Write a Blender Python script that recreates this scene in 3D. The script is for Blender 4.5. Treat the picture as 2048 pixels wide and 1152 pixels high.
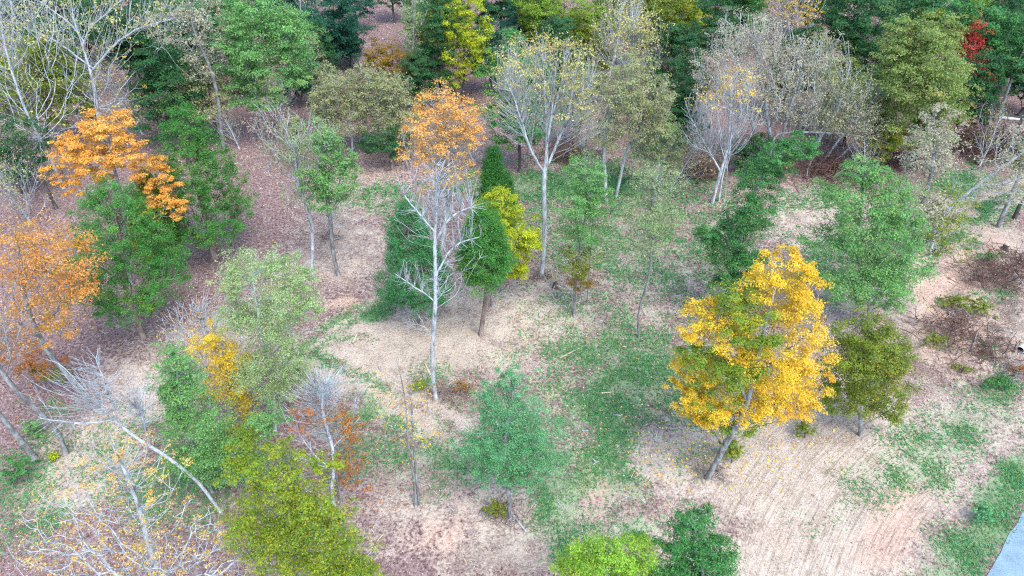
import bpy, math
import numpy as np
from mathutils import Vector

# ------------------------------------------------------------------ camera, sky, sun, exposure
for o in list(bpy.data.objects):
    bpy.data.objects.remove(o, do_unlink=True)
S = bpy.context.scene
C = S.collection
CAM_H, PITCH, FPX = 30.0, math.radians(37.0), 1420.0      # drone height, tilt below horizon, focal length in 2048-px units
cam_d = bpy.data.cameras.new('camera')
cam_d.sensor_width = 36.0
cam_d.lens = 36.0 * FPX / 2048.0
cam_d.clip_start, cam_d.clip_end = 0.5, 3000.0
cam = bpy.data.objects.new('camera', cam_d)
cam.location = (0, 0, CAM_H)
cam.rotation_euler = (math.pi / 2 - PITCH, 0, 0)
C.objects.link(cam)
S.camera = cam

SUN_EL, SUN_AZ = math.radians(58), math.radians(150)       # azimuth clockwise from +Y
w = bpy.data.worlds.new('World'); S.world = w; w.use_nodes = True
nt = w.node_tree; nt.nodes.clear()
sky = nt.nodes.new('ShaderNodeTexSky'); sky.sky_type = 'NISHITA'; sky.sun_disc = False
sky.sun_elevation = SUN_EL; sky.sun_rotation = SUN_AZ
sky.dust_density = 1.0; sky.ozone_density = 1.0; sky.air_density = 1.0
bg = nt.nodes.new('ShaderNodeBackground'); bg.inputs['Strength'].default_value = 0.15
wo = nt.nodes.new('ShaderNodeOutputWorld')
nt.links.new(sky.outputs[0], bg.inputs[0]); nt.links.new(bg.outputs[0], wo.inputs[0])

sd = bpy.data.lights.new('sun', 'SUN'); sd.energy = 1.25; sd.angle = math.radians(35); sd.color = (1.0, 0.97, 0.94)
sun = bpy.data.objects.new('sun', sd); C.objects.link(sun)
sv = Vector((math.sin(SUN_AZ) * math.cos(SUN_EL), math.cos(SUN_AZ) * math.cos(SUN_EL), math.sin(SUN_EL)))
sun.rotation_euler = sv.to_track_quat('Z', 'Y').to_euler()
sun.location = (0, 0, 60)

S.view_settings.view_transform = 'Standard'
S.view_settings.look = 'None'
S.view_settings.gamma = 1.0
S.view_settings.exposure = 1.58
S.render.engine = 'CYCLES'
S.cycles.max_bounces = 3
S.cycles.diffuse_bounces = 2
S.cycles.use_adaptive_sampling = True
S.cycles.adaptive_threshold = 0.015
S.cycles.use_denoising = False
S.cycles.pixel_filter_type = 'BLACKMAN_HARRIS'
S.cycles.filter_width = 1.2
S.cycles.transmission_bounces = 1
S.cycles.glossy_bounces = 1

# ------------------------------------------------------------------ helpers
RNG = np.random.default_rng(7)
CP, SP = math.cos(PITCH), math.sin(PITCH)
CAMP = np.array((0.0, 0.0, CAM_H))

def ray(px, py):
    u = (px - 1024.0) / FPX; v = (576.0 - py) / FPX
    return np.array((u, CP + v * SP, -SP + v * CP))

def on_ground(px, py, z=0.0):
    d = ray(px, py); t = (z - CAM_H) / d[2]
    return CAMP + d * t

def on_plane(px, py, Y):                                   # point of the vertical plane y = Y
    d = ray(px, py); t = Y / d[1]
    return CAMP + d * t

def project(p):
    p = np.asarray(p, float); q = p - CAMP
    dep = np.maximum(q[..., 1] * CP - q[..., 2] * SP, 0.5)
    return 1024 + FPX * q[..., 0] / dep, 576 - FPX * (q[..., 1] * SP + q[..., 2] * CP) / dep, dep

def _hash(ix, iy, seed):
    h = (ix.astype(np.int64) * 374761393 + iy.astype(np.int64) * 668265263 + seed * 2147483647) & 0x7fffffff
    h = ((h ^ (h >> 13)) * 1274126177) & 0x7fffffff
    return ((h ^ (h >> 16)) & 0xffff) / 65535.0

def vnoise(x, y, seed=0):
    ix, iy = np.floor(x), np.floor(y)
    fx, fy = x - ix, y - iy
    fx = fx * fx * (3 - 2 * fx); fy = fy * fy * (3 - 2 * fy)
    a = _hash(ix, iy, seed); b = _hash(ix + 1, iy, seed); c = _hash(ix, iy + 1, seed); d = _hash(ix + 1, iy + 1, seed)
    return (a * (1 - fx) + b * fx) * (1 - fy) + (c * (1 - fx) + d * fx) * fy

def fbm(x, y, seed=0, o=4):
    s, a, n = 0, 0.5, 0
    for k in range(o):
        s = s + a * vnoise(x * 2 ** k, y * 2 ** k, seed + 17 * k); n += a; a *= 0.5
    return s / n

def tag(o, label=None, cat=None, group=None, kind=None):
    if label: o['label'] = label
    if cat: o['category'] = cat
    if group: o['group'] = group
    if kind: o['kind'] = kind
    return o

def link(name, me, parent=None, loc=None):
    o = bpy.data.objects.new(name, me); C.objects.link(o)
    if parent is not None: o.parent = parent
    if loc is not None: o.location = loc
    return o

def mesh_np(name, V, quads=None, tris=None, mat=None, col=None, smooth=False):
    """mesh from numpy arrays; col is a per-vertex colour"""
    me = bpy.data.meshes.new(name)
    V = np.asarray(V, np.float32)
    q = np.zeros((0, 4), np.int32) if quads is None else np.asarray(quads, np.int32).reshape(-1, 4)
    t = np.zeros((0, 3), np.int32) if tris is None else np.asarray(tris, np.int32).reshape(-1, 3)
    me.vertices.add(len(V)); me.vertices.foreach_set('co', V.ravel())
    li = np.concatenate([q.ravel(), t.ravel()])
    me.loops.add(len(li)); me.loops.foreach_set('vertex_index', li)
    ls = np.concatenate([np.arange(len(q)) * 4, len(q) * 4 + np.arange(len(t)) * 3]).astype(np.int32)
    me.polygons.add(len(ls)); me.polygons.foreach_set('loop_start', ls)
    if smooth: me.polygons.foreach_set('use_smooth', np.ones(len(ls), bool))
    if col is not None:
        a = me.color_attributes.new('Col', 'FLOAT_COLOR', 'POINT')
        c4 = np.ones((len(V), 4), np.float32); c4[:, :3] = col
        a.data.foreach_set('color', c4.ravel())
    if mat is not None: me.materials.append(mat)
    me.update(); me.validate()
    return me

# ------------------------------------------------------------------ materials
def new_mat(name):
    m = bpy.data.materials.new(name); m.use_nodes = True
    n = m.node_tree.nodes; n.clear()
    return m, n, m.node_tree.links

def leaf_material(name, transl=0.35, rough=0.55):
    m, n, l = new_mat(name)
    at = n.new('ShaderNodeAttribute'); at.attribute_name = 'Col'
    p = n.new('ShaderNodeBsdfPrincipled'); p.inputs['Roughness'].default_value = rough
    p.inputs['Specular IOR Level'].default_value = 0.1
    l.new(at.outputs['Color'], p.inputs['Base Color'])
    t = n.new('ShaderNodeBsdfTranslucent'); l.new(at.outputs['Color'], t.inputs['Color'])
    mx = n.new('ShaderNodeMixShader'); mx.inputs[0].default_value = transl
    l.new(p.outputs[0], mx.inputs[1]); l.new(t.outputs[0], mx.inputs[2])
    o = n.new('ShaderNodeOutputMaterial'); l.new(mx.outputs[0], o.inputs[0])
    return m

def ramp(n, stops):
    r = n.new('ShaderNodeValToRGB'); e = r.color_ramp.elements
    while len(e) < len(stops): e.new(0.5)
    for k, (p, c) in enumerate(stops):
        e[k].position = p; e[k].color = (*c, 1)
    return r

def noise(n, l, co, scale, detail=4, rough=0.6):
    t = n.new('ShaderNodeTexNoise'); t.inputs['Scale'].default_value = scale
    t.inputs['Detail'].default_value = detail; t.inputs['Roughness'].default_value = rough
    l.new(co, t.inputs['Vector'])
    return t

def bark_material(name, dark, mid, light, patch=None):
    m, n, l = new_mat(name)
    tc = n.new('ShaderNodeTexCoord')
    mp = n.new('ShaderNodeMapping'); mp.inputs['Scale'].default_value = (1, 1, 0.25)
    l.new(tc.outputs['Object'], mp.inputs['Vector'])
    a = noise(n, l, mp.outputs[0], 4.5, 6, 0.75)
    r = ramp(n, [(0.36, dark), (0.5, mid), (0.62, light)])
    l.new(a.outputs['Fac'], r.inputs[0])
    colr = r.outputs[0]
    if patch:
        b = noise(n, l, tc.outputs['Object'], 1.7, 3, 0.6)
        r2 = ramp(n, [(0.52, (0, 0, 0)), (0.62, (1, 1, 1))]); l.new(b.outputs['Fac'], r2.inputs[0])
        mx = n.new('ShaderNodeMix'); mx.data_type = 'RGBA'
        l.new(r2.outputs[0], mx.inputs[0]); l.new(colr, mx.inputs[6]); mx.inputs[7].default_value = (*patch, 1)
        colr = mx.outputs[2]
    p = n.new('ShaderNodeBsdfPrincipled'); p.inputs['Roughness'].default_value = 0.9; p.inputs['Specular IOR Level'].default_value = 0.1
    l.new(colr, p.inputs['Base Color'])
    bu = n.new('ShaderNodeBump'); bu.inputs['Strength'].default_value = 0.6; bu.inputs['Distance'].default_value = 0.03
    l.new(a.outputs['Fac'], bu.inputs['Height']); l.new(bu.outputs[0], p.inputs['Normal'])
    o = n.new('ShaderNodeOutputMaterial'); l.new(p.outputs[0], o.inputs[0])
    return m

M_LEAF = leaf_material('leaf', 0.42)
M_NEEDLE = leaf_material('needle', 0.3, 0.6)
M_LITTER = leaf_material('dry_leaf', 0.1, 0.8)
BARK = {
    'grey': bark_material('bark_grey', (0.10, 0.095, 0.095), (0.22, 0.215, 0.215), (0.38, 0.38, 0.385), (0.30, 0.35, 0.345)),
    'pale': bark_material('bark_pale', (0.14, 0.14, 0.145), (0.43, 0.45, 0.47), (0.64, 0.67, 0.69), (0.42, 0.50, 0.52)),
    'dark': bark_material('bark_dark', (0.04, 0.035, 0.032), (0.09, 0.078, 0.072), (0.17, 0.15, 0.14)),
    'cedar': bark_material('bark_cedar', (0.13, 0.09, 0.075), (0.26, 0.19, 0.165), (0.40, 0.33, 0.30)),
    'wood': bark_material('fresh_wood', (0.40, 0.30, 0.20), (0.58, 0.46, 0.33), (0.72, 0.62, 0.48)),
    'brush': bark_material('dead_brush', (0.07, 0.04, 0.035), (0.15, 0.085, 0.07), (0.26, 0.17, 0.14)),
}

PAL = {   # leaf colours, linear
    'orange': [(0.93, 0.45, 0.085), (0.94, 0.52, 0.13), (0.90, 0.38, 0.07), (0.92, 0.58, 0.11)],
    'lime': [(0.28, 0.52, 0.06), (0.38, 0.58, 0.07), (0.20, 0.45, 0.06), (0.50, 0.60, 0.07)],
    'peach': [(0.84, 0.43, 0.14), (0.88, 0.54, 0.14), (0.78, 0.34, 0.11), (0.78, 0.55, 0.10)],
    'rust': [(0.74, 0.30, 0.09), (0.82, 0.42, 0.13), (0.64, 0.31, 0.07), (0.66, 0.44, 0.07)],
    'rustred': [(0.52, 0.16, 0.06), (0.60, 0.24, 0.07), (0.42, 0.20, 0.05), (0.34, 0.24, 0.05)],
    'red': [(0.48, 0.07, 0.05), (0.58, 0.10, 0.07), (0.38, 0.06, 0.045)],
    'yellow': [(0.93, 0.60, 0.045), (0.94, 0.66, 0.07), (0.92, 0.53, 0.045), (0.82, 0.64, 0.05)],
    'tuft': [(0.82, 0.56, 0.12), (0.76, 0.62, 0.20), (0.82, 0.44, 0.14), (0.70, 0.60, 0.16)],
    'oliveoak': [(0.25, 0.36, 0.10), (0.35, 0.42, 0.13), (0.17, 0.29, 0.08), (0.40, 0.40, 0.12)],
    'gold': [(0.93, 0.58, 0.06), (0.94, 0.64, 0.08), (0.92, 0.50, 0.06)],
    'lemon': [(0.80, 0.62, 0.06), (0.84, 0.56, 0.06), (0.64, 0.58, 0.07)],
    'ylgreen': [(0.44, 0.54, 0.035), (0.58, 0.60, 0.045), (0.32, 0.48, 0.035), (0.68, 0.60, 0.045)],
    'maplegreen': [(0.19, 0.36, 0.05), (0.33, 0.44, 0.05), (0.13, 0.29, 0.05), (0.55, 0.50, 0.05)],
    'olive': [(0.19, 0.29, 0.045), (0.30, 0.34, 0.045), (0.14, 0.25, 0.045), (0.36, 0.31, 0.045)],
    'olivegold': [(0.20, 0.35, 0.04), (0.38, 0.41, 0.035), (0.13, 0.29, 0.045), (0.46, 0.35, 0.035)],
    'amber': [(0.34, 0.20, 0.025), (0.26, 0.20, 0.03), (0.42, 0.22, 0.03), (0.18, 0.17, 0.03)],
    'green': [(0.07, 0.27, 0.085), (0.13, 0.34, 0.09), (0.055, 0.22, 0.08), (0.20, 0.38, 0.09)],
    'lightgreen': [(0.18, 0.42, 0.13), (0.26, 0.48, 0.15), (0.13, 0.36, 0.12), (0.34, 0.49, 0.14)],
    'mint': [(0.14, 0.43, 0.18), (0.21, 0.50, 0.22), (0.10, 0.35, 0.15), (0.28, 0.52, 0.22)],
    'palegreen': [(0.36, 0.52, 0.22), (0.46, 0.58, 0.26), (0.30, 0.46, 0.19), (0.54, 0.57, 0.24)],
    'dkgreen': [(0.045, 0.16, 0.06), (0.075, 0.21, 0.065), (0.035, 0.13, 0.065), (0.14, 0.24, 0.06)],
    'teal': [(0.03, 0.14, 0.085), (0.045, 0.17, 0.10), (0.03, 0.12, 0.07)],
    'cedar': [(0.06, 0.23, 0.05), (0.10, 0.31, 0.055), (0.045, 0.18, 0.05), (0.20, 0.40, 0.055)],
    'cedarblue': [(0.06, 0.24, 0.085), (0.09, 0.30, 0.10), (0.05, 0.20, 0.07)],
    'khaki': [(0.36, 0.40, 0.19), (0.43, 0.43, 0.21), (0.30, 0.37, 0.17), (0.46, 0.40, 0.23)],
    'tan': [(0.50, 0.47, 0.34), (0.45, 0.46, 0.31), (0.54, 0.44, 0.33), (0.40, 0.44, 0.28)],
    'palegold': [(0.62, 0.56, 0.20), (0.70, 0.62, 0.24), (0.50, 0.52, 0.18), (0.66, 0.46, 0.10)],
    'sage': [(0.31, 0.42, 0.18), (0.38, 0.46, 0.21), (0.25, 0.38, 0.16), (0.43, 0.42, 0.21)],
    'pinkbrown': [(0.42, 0.28, 0.22), (0.36, 0.27, 0.20), (0.46, 0.34, 0.18)],
}

# ------------------------------------------------------------------ ground layout (photo positions of the patches, baked into the sheet)
def blob(px, py, cx, cy, rx, ry, ang=0.0, wt=1.0):
    a = math.radians(ang); dx, dy = px - cx, py - cy
    u = (dx * math.cos(a) + dy * math.sin(a)) / rx; v = (-dx * math.sin(a) + dy * math.cos(a)) / ry
    return wt * np.minimum(1, 1.35 * np.exp(-(u * u + v * v) * 0.95))

ZONE = {
    'straw': [(1300, 760, 760, 430, 0, .42), (1880, 600, 100, 110, 0, 1), (2000, 640, 110, 120, 0, .75), (1960, 810, 140, 60, 0, .7), (2010, 900, 90, 70, -40, .6), (1650, 700, 300, 200, 0, .5), (850, 700, 230, 75, 0, 1), (1010, 630, 220, 70, 0, .8), (680, 500, 120, 90, 0, .65), (720, 390, 120, 70, 0, .5),
              (1240, 560, 230, 130, 0, .5), (1540, 930, 290, 120, 0, 1), (1720, 980, 300, 150, -25, 1), (1600, 1120, 260, 90, 0, 1),
              (1130, 1080, 270, 90, 0, .75), (880, 990, 190, 110, 0, .65), (790, 820, 170, 30, 27, 1), (260, 830, 90, 130, 20, .8),
              (170, 950, 130, 50, -20, .8), (400, 700, 130, 70, 0, .6), (1960, 500, 110, 70, 0, 1), (1890, 440, 120, 40, -30, .9),
              (1650, 440, 170, 80, 0, .7), (1900, 820, 170, 60, -10, .7), (1720, 830, 190, 70, 0, .8), (1480, 420, 90, 60, 0, .4),
              (1010, 1110, 200, 60, 0, .5), (560, 560, 120, 90, 0, .4), (1080, 700, 200, 60, 0, .6), (880, 590, 160, 60, 0, .7),
              (140, 880, 80, 50, -40, .5), (1280, 930, 120, 80, 0, .5)],
    'grass': [(1250, 480, 280, 180, 0, .42), (1190, 830, 240, 150, 0, .45), (1000, 900, 300, 110, 0, .35), (330, 930, 200, 120, 0, .4), (1850, 880, 260, 60, -35, .45), (1140, 372, 230, 34, 0, .85), (1300, 480, 170, 130, 0, .5), (1250, 700, 150, 50, 0, .75), (1230, 800, 120, 70, -20, .9),
              (1130, 990, 50, 110, -25, .95), (1240, 900, 55, 120, 10, .9), (690, 660, 115, 22, -38, 1), (725, 815, 45, 32, 0, 1),
              (740, 780, 90, 20, 27, .7), (930, 905, 130, 45, 0, .85), (770, 900, 120, 60, 0, .5), (1950, 365, 70, 26, 0, 1.1),
              (2000, 415, 90, 22, -33, 1), (1910, 480, 60, 20, -25, .7), (1890, 890, 150, 55, -38, .75), (1985, 1020, 150, 42, -52, 1.1),
              (1900, 1120, 100, 50, -50, .9), (1370, 770, 90, 70, 0, .7), (1420, 500, 110, 90, 0, .4), (350, 980, 150, 80, 0, .5),
              (60, 1010, 100, 110, 0, .55), (1940, 600, 80, 20, -10, .5), (1995, 765, 60, 26, 0, .75), (770, 400, 70, 30, 0, .5),
              (1280, 1060, 45, 36, 0, .8), (100, 850, 60, 40, 0, .4), (1180, 640, 120, 40, 0, .5), (560, 640, 60, 40, 0, .4),
              (850, 870, 60, 40, 0, .5), (1690, 530, 120, 60, 0, .6), (1800, 480, 90, 60, 0, .5), (860, 760, 50, 30, 0, .4),
              (640, 735, 60, 24, 20, .8), (1640, 400, 80, 30, 0, .4), (1000, 910, 60, 24, 0, .6), (1960, 700, 60, 16, 10, .4)],
    'earth': [(1885, 610, 60, 120, -20, 1.0), (1960, 500, 60, 30, 0, .8), (680, 612, 34, 16, 0, .9), (880, 1065, 90, 45, 0, .7), (1325, 815, 28, 18, 0, .8), (1800, 1050, 55, 110, 35, .95),
              (1900, 640, 45, 80, -20, .7), (1200, 975, 40, 60, 0, .7), (1120, 800, 30, 40, 0, .5), (940, 1010, 70, 30, 0, .4),
              (1010, 870, 30, 20, 0, .5), (800, 350, 90, 25, 0, .4), (1560, 1060, 70, 40, 0, .4), (1900, 560, 70, 36, 0, .55),
              (290, 840, 40, 70, 20, .4), (1110, 330, 60, 20, 0, .4)],
    'debris': [(1960, 620, 130, 130, 0, .9), (1850, 720, 110, 70, 0, .8), (930, 790, 70, 35, 0, .9), (960, 740, 60, 40, 0, .5),
               (1010, 925, 70, 38, 0, .9), (1410, 920, 70, 50, 0, .8), (880, 970, 70, 30, 0, .7), (760, 960, 60, 60, 0, .5),
               (1080, 545, 60, 25, 0, .6), (620, 480, 60, 30, 0, .5), (990, 1130, 140, 40, 0, .6), (2000, 740, 90, 60, 0, .8),
               (1980, 480, 80, 60, 0, .6), (680, 560, 40, 20, 0, .5), (1640, 860, 80, 30, 0, .6), (1270, 760, 40, 20, 0, .5)],
}

TRACKS = {   # wheel tracks and strips, as lines across the clearing: (points, half width, weight)
    'straw': [([(590, 722), (700, 765), (800, 820), (930, 895)], 13, 1.0), ([(650, 700), (760, 752), (850, 800), (960, 862)], 12, .95), ([(1830, 590), (1900, 505), (1985, 432), (2060, 385)], 11, 1.0), ([(1790, 560), (1870, 480), (1960, 400), (2060, 345)], 10, .9),
              ([(620, 700), (700, 640), (780, 570)], 10, .8)],
    'grass': [([(600, 712), (680, 660), (770, 592)], 14, .95), ([(700, 790), (800, 850), (900, 905)], 12, .7), ([(620, 730), (700, 732), (760, 770)], 10, .8), ([(1120, 1100), (1160, 980), (1250, 850), (1370, 770)], 26, .75), ([(1840, 540), (1920, 465), (2048, 380)], 9, .7), ([(1870, 1160), (1960, 1050), (2060, 930)], 34, .9)],
    'earth': [([(600, 725), (800, 820), (930, 895)], 6, .5), ([(1810, 590), (1900, 510), (2048, 400)], 7, .5)],
}
def line_dist(px, py, pts):
    dm = np.full_like(px, 1e9)
    for (x0, y0), (x1, y1) in zip(pts[:-1], pts[1:]):
        dx, dy = x1 - x0, y1 - y0
        t = np.clip(((px - x0) * dx + (py - y0) * dy) / (dx * dx + dy * dy), 0, 1)
        dm = np.minimum(dm, np.hypot(px - x0 - t * dx, py - y0 - t * dy))
    return dm

def zones(x, y):
    p = np.stack([x, y, np.zeros_like(x)], -1)
    px, py, dep = project(p)
    wob = 260.0 / dep * 6
    px = px + (fbm(x * 0.45, y * 0.45, 3, 4) - 0.5) * wob * 3.2
    py = py + (fbm(x * 0.45, y * 0.45, 9, 4) - 0.5) * wob * 2.2
    qx, qy, _ = project(p)
    qx = qx + (px - qx) * 0.25; qy = qy + (py - qy) * 0.25
    out = {}
    for k, L in ZONE.items():
        a = np.zeros_like(x)
        for b in L: a = np.maximum(a, blob(px, py, *b))
        for pts, hw, wt in TRACKS.get(k, ()): a = np.maximum(a, wt * np.minimum(1, 1.5 * np.exp(-(line_dist(qx, qy, pts) / hw) ** 2)))
        if k == 'grass':
            for pts, hw, wt in TRACKS['straw']: a = a * (1 - 0.75 * np.exp(-(line_dist(qx, qy, pts) / hw) ** 2))
        out[k] = np.where(y > 4, a, 0.2)
    return out

ROAD_A, ROAD_B = on_ground(1972, 1160)[:2], on_ground(2056, 1010)[:2]
ROAD_DIR = (ROAD_B - ROAD_A) / np.linalg.norm(ROAD_B - ROAD_A)
ROAD_NRM = np.array((ROAD_DIR[1], -ROAD_DIR[0]))
if ROAD_NRM[0] < 0: ROAD_NRM = -ROAD_NRM

def ground_z(x, y):
    x = np.asarray(x, float); y = np.asarray(y, float)
    z = (fbm(x * 0.12, y * 0.12, 21, 3) - 0.5) * 0.5 + (fbm(x * 0.9, y * 0.9, 33, 3) - 0.5) * 0.14
    px, py, _ = project(np.stack([x, y, np.zeros_like(x)], -1))
    rough = np.clip(1.3 - ((px - 1950) / 150) ** 2 - ((py - 620) / 150) ** 2, 0, 1) * (y > 4)
    z = z + rough * ((fbm(x * 0.7, y * 0.7, 41, 4) - 0.35) * 2.0)
    dr = (x - ROAD_A[0]) * ROAD_NRM[0] + (y - ROAD_A[1]) * ROAD_NRM[1]
    k = np.clip((-dr - 0.1) / 3.0, 0, 1) + np.clip((dr - 7.5) / 3.0, 0, 1)
    z = z * np.clip(k, 0, 1) - 0.05
    far = np.clip((np.hypot(x, y - 60) - 120) / 200, 0, 1)
    return z * (1 - far)

def axis(lo, hi, step):
    f = np.arange(lo, hi + step / 2, step)
    e = np.array([1, 3, 7, 14, 28, 55, 110, 220, 440, 800.0])
    return np.concatenate([(lo - e)[::-1], f, hi + e])

gx, gy = axis(-82, 82, 0.42), axis(10, 118, 0.42)
X, Y = np.meshgrid(gx, gy)
Z = ground_z(X, Y)
nx, ny = len(gx), len(gy)
idx = np.arange(nx * ny).reshape(ny, nx)
q = np.stack([idx[:-1, :-1], idx[:-1, 1:], idx[1:, 1:], idx[1:, :-1]], -1).reshape(-1, 4)
gm = mesh_np('ground', np.stack([X, Y, Z], -1).reshape(-1, 3), quads=q, smooth=True)
zn = zones(X.ravel(), Y.ravel())
for k in zn:
    a = gm.attributes.new(k, 'FLOAT', 'POINT'); a.data.foreach_set('value', zn[k].astype(np.float32))
# drill rows curve round the lower right of the clearing: distance from a far-off turning centre
rc = on_ground(2250, 1420)[:2] 
rr = np.hypot((X - 34.0), (Y - 6.0)).ravel()
ppx, ppy, _ = project(np.stack([X, Y, 0 * X], -1).reshape(-1, 3))
rw = np.maximum(blob(ppx, ppy, 1640, 1010, 380, 230, -25, 1.0), blob(ppx, ppy, 830, 840, 220, 40, 27, .6))
rw = np.maximum(rw, blob(ppx, ppy, 1950, 430, 120, 50, -30, 1)) * (Y.ravel() > 4)
for k, v in (('row', rr), ('rowmask', rw), ('along', np.arctan2(X - 34.0, Y - 6.0).ravel() * 25.0)):
    a = gm.attributes.new(k, 'FLOAT', 'POINT'); a.data.foreach_set('value', v.astype(np.float32))

def ground_material():
    m, n, l = new_mat('ground')
    tc = n.new('ShaderNodeTexCoord'); co = tc.outputs['Object']
    def attr(k):
        a = n.new('ShaderNodeAttribute'); a.attribute_name = k; return a.outputs['Fac']
    def math_(op, a, b=None, clamp=False):
        x = n.new('ShaderNodeMath'); x.operation = op; x.use_clamp = clamp
        for i, v in enumerate((a, b)):
            if v is None: continue
            if isinstance(v, (int, float)): x.inputs[i].default_value = v
            else: l.new(v, x.inputs[i])
        return x.outputs[0]
    def mix(f, a, b):
        x = n.new('ShaderNodeMix'); x.data_type = 'RGBA'
        l.new(f, x.inputs[0]); l.new(a, x.inputs[6]); l.new(b, x.inputs[7]); return x.outputs[2]
    n1 = noise(n, l, co, 0.9, 6, 0.65); n2 = noise(n, l, co, 5.0, 5, 0.7); n3 = noise(n, l, co, 9.0, 4, 0.75); n4 = noise(n, l, co, 0.25, 4, 0.6)
    brk = math_('ADD', math_('MULTIPLY', n1.outputs['Fac'], 1.3), math_('ADD', math_('MULTIPLY', n2.outputs['Fac'], 1.5), math_('MULTIPLY', n3.outputs['Fac'], 0.9)))   # ~1.85 mean
    def weight(k, gain=3.5, off=0.38):   # ragged edges
        s = math_('ADD', attr(k), math_('SUBTRACT', brk, 1.85))
        return math_('MULTIPLY', math_('SUBTRACT', s, off), gain, True)
    lit = ramp(n, [(0.34, (0.045, 0.026, 0.024)), (0.44, (0.17, 0.098, 0.09)), (0.53, (0.30, 0.19, 0.17)), (0.66, (0.52, 0.38, 0.345))])
    l.new(n3.outputs['Fac'], lit.inputs[0])
    lit2 = ramp(n, [(0.38, (0.11, 0.07, 0.065)), (0.5, (0.27, 0.185, 0.175)), (0.62, (0.46, 0.36, 0.34))]); l.new(n2.outputs['Fac'], lit2.inputs[0])
    c = mix(n1.outputs['Fac'], lit.outputs[0], lit2.outputs[0])
    st = ramp(n, [(0.32, (0.27, 0.20, 0.145)), (0.42, (0.46, 0.37, 0.285)), (0.52, (0.56, 0.46, 0.365)), (0.66, (0.70, 0.61, 0.50))])
    mxv = math_('ADD', math_('MULTIPLY', n3.outputs['Fac'], 0.6), math_('MULTIPLY', n1.outputs['Fac'], 0.4)); l.new(mxv, st.inputs[0])
    c = mix(weight('straw', 1.6, 0.26), c, st.outputs[0])
    db = ramp(n, [(0.38, (0.055, 0.04, 0.03)), (0.48, (0.21, 0.15, 0.115)), (0.60, (0.55, 0.45, 0.37))]); l.new(mxv, db.inputs[0])
    c = mix(math_('MULTIPLY', weight('debris', 1.8), 0.95), c, db.outputs[0])
    ea = ramp(n, [(0.3, (0.44, 0.26, 0.17)), (0.5, (0.60, 0.41, 0.31)), (0.7, (0.68, 0.54, 0.44))]); l.new(n2.outputs['Fac'], ea.inputs[0])
    c = mix(math_('MULTIPLY', weight('earth', 1.9, 0.28), 0.85), c, ea.outputs[0])
    # drill rows: dark furrows between straw lines
    cv = n.new('ShaderNodeCombineXYZ'); l.new(math_('MULTIPLY', attr('row'), 7.5), cv.inputs[0]); l.new(math_('MULTIPLY', attr('along'), 0.4), cv.inputs[1])
    sk = noise(n, l, cv.outputs[0], 1.0, 3, 0.6); sn = sk.outputs['Fac']
    per = math_('SINE', math_('ADD', math_('MULTIPLY', attr('row'), 19.0), math_('MULTIPLY', sn, 6.0)))
    st_ = math_('ADD', math_('MULTIPLY', math_('SUBTRACT', sn, 0.5), 3.2), math_('MULTIPLY', per, 0.22))
    rowf = math_('MULTIPLY', math_('MULTIPLY', math_('ADD', st_, math_('MULTIPLY', math_('SUBTRACT', n2.outputs['Fac'], 0.5), 1.5)), 1.1, True), math_('MULTIPLY', attr('rowmask'), 0.75), True)
    fur = n.new('ShaderNodeRGB'); fur.outputs[0].default_value = (0.24, 0.185, 0.13, 1)
    c = mix(rowf, c, fur.outputs[0])
    gr = ramp(n, [(0.34, (0.07, 0.20, 0.07)), (0.5, (0.13, 0.33, 0.12)), (0.66, (0.28, 0.42, 0.20))]); l.new(mxv, gr.inputs[0])
    c = mix(math_('MULTIPLY', weight('grass', 1.1), 0.75), c, gr.outputs[0])
    p = n.new('ShaderNodeBsdfPrincipled'); p.inputs['Roughness'].default_value = 0.95; p.inputs['Specular IOR Level'].default_value = 0.04
    l.new(c, p.inputs['Base Color'])
    h = math_('ADD', math_('MULTIPLY', n3.outputs['Fac'], 0.5), math_('ADD', n2.outputs['Fac'], math_('MULTIPLY', math_('MULTIPLY', sn, attr('rowmask')), -0.8)))
    bu = n.new('ShaderNodeBump'); bu.inputs['Strength'].default_value = 0.8; bu.inputs['Distance'].default_value = 0.12
    l.new(h, bu.inputs['Height']); l.new(bu.outputs[0], p.inputs['Normal'])
    o = n.new('ShaderNodeOutputMaterial'); l.new(p.outputs[0], o.inputs[0])
    return m
gm.materials.append(ground_material())
tag(link('ground', gm), 'leaf strewn clearing floor with straw, grass and bare earth', kind='structure')

# road: a gravel lane crossing the lower right corner
def road_material():
    m, n, l = new_mat('road_gravel')
    tc = n.new('ShaderNodeTexCoord')
    a = noise(n, l, tc.outputs['Object'], 22, 4, 0.8); b = noise(n, l, tc.outputs['Object'], 1.2, 4, 0.6)
    r = ramp(n, [(0.3, (0.13, 0.21, 0.27)), (0.5, (0.23, 0.34, 0.41)), (0.7, (0.36, 0.46, 0.52))]); l.new(a.outputs['Fac'], r.inputs[0])
    r2 = ramp(n, [(0.35, (0.8, 0.8, 0.8)), (0.7, (1.1, 1.1, 1.1))]); l.new(b.outputs['Fac'], r2.inputs[0])
    mx = n.new('ShaderNodeMix'); mx.data_type = 'RGBA'; mx.blend_type = 'MULTIPLY'; mx.inputs[0].default_value = 1
    l.new(r.outputs[0], mx.inputs[6]); l.new(r2.outputs[0], mx.inputs[7])
    p = n.new('ShaderNodeBsdfPrincipled'); p.inputs['Roughness'].default_value = 0.9
    l.new(mx.outputs[2], p.inputs['Base Color'])
    bu = n.new('ShaderNodeBump'); bu.inputs['Strength'].default_value = 0.5; bu.inputs['Distance'].default_value = 0.03
    l.new(a.outputs['Fac'], bu.inputs['Height']); l.new(bu.outputs[0], p.inputs['Normal'])
    o = n.new('ShaderNodeOutputMaterial'); l.new(p.outputs[0], o.inputs[0]); return m
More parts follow.
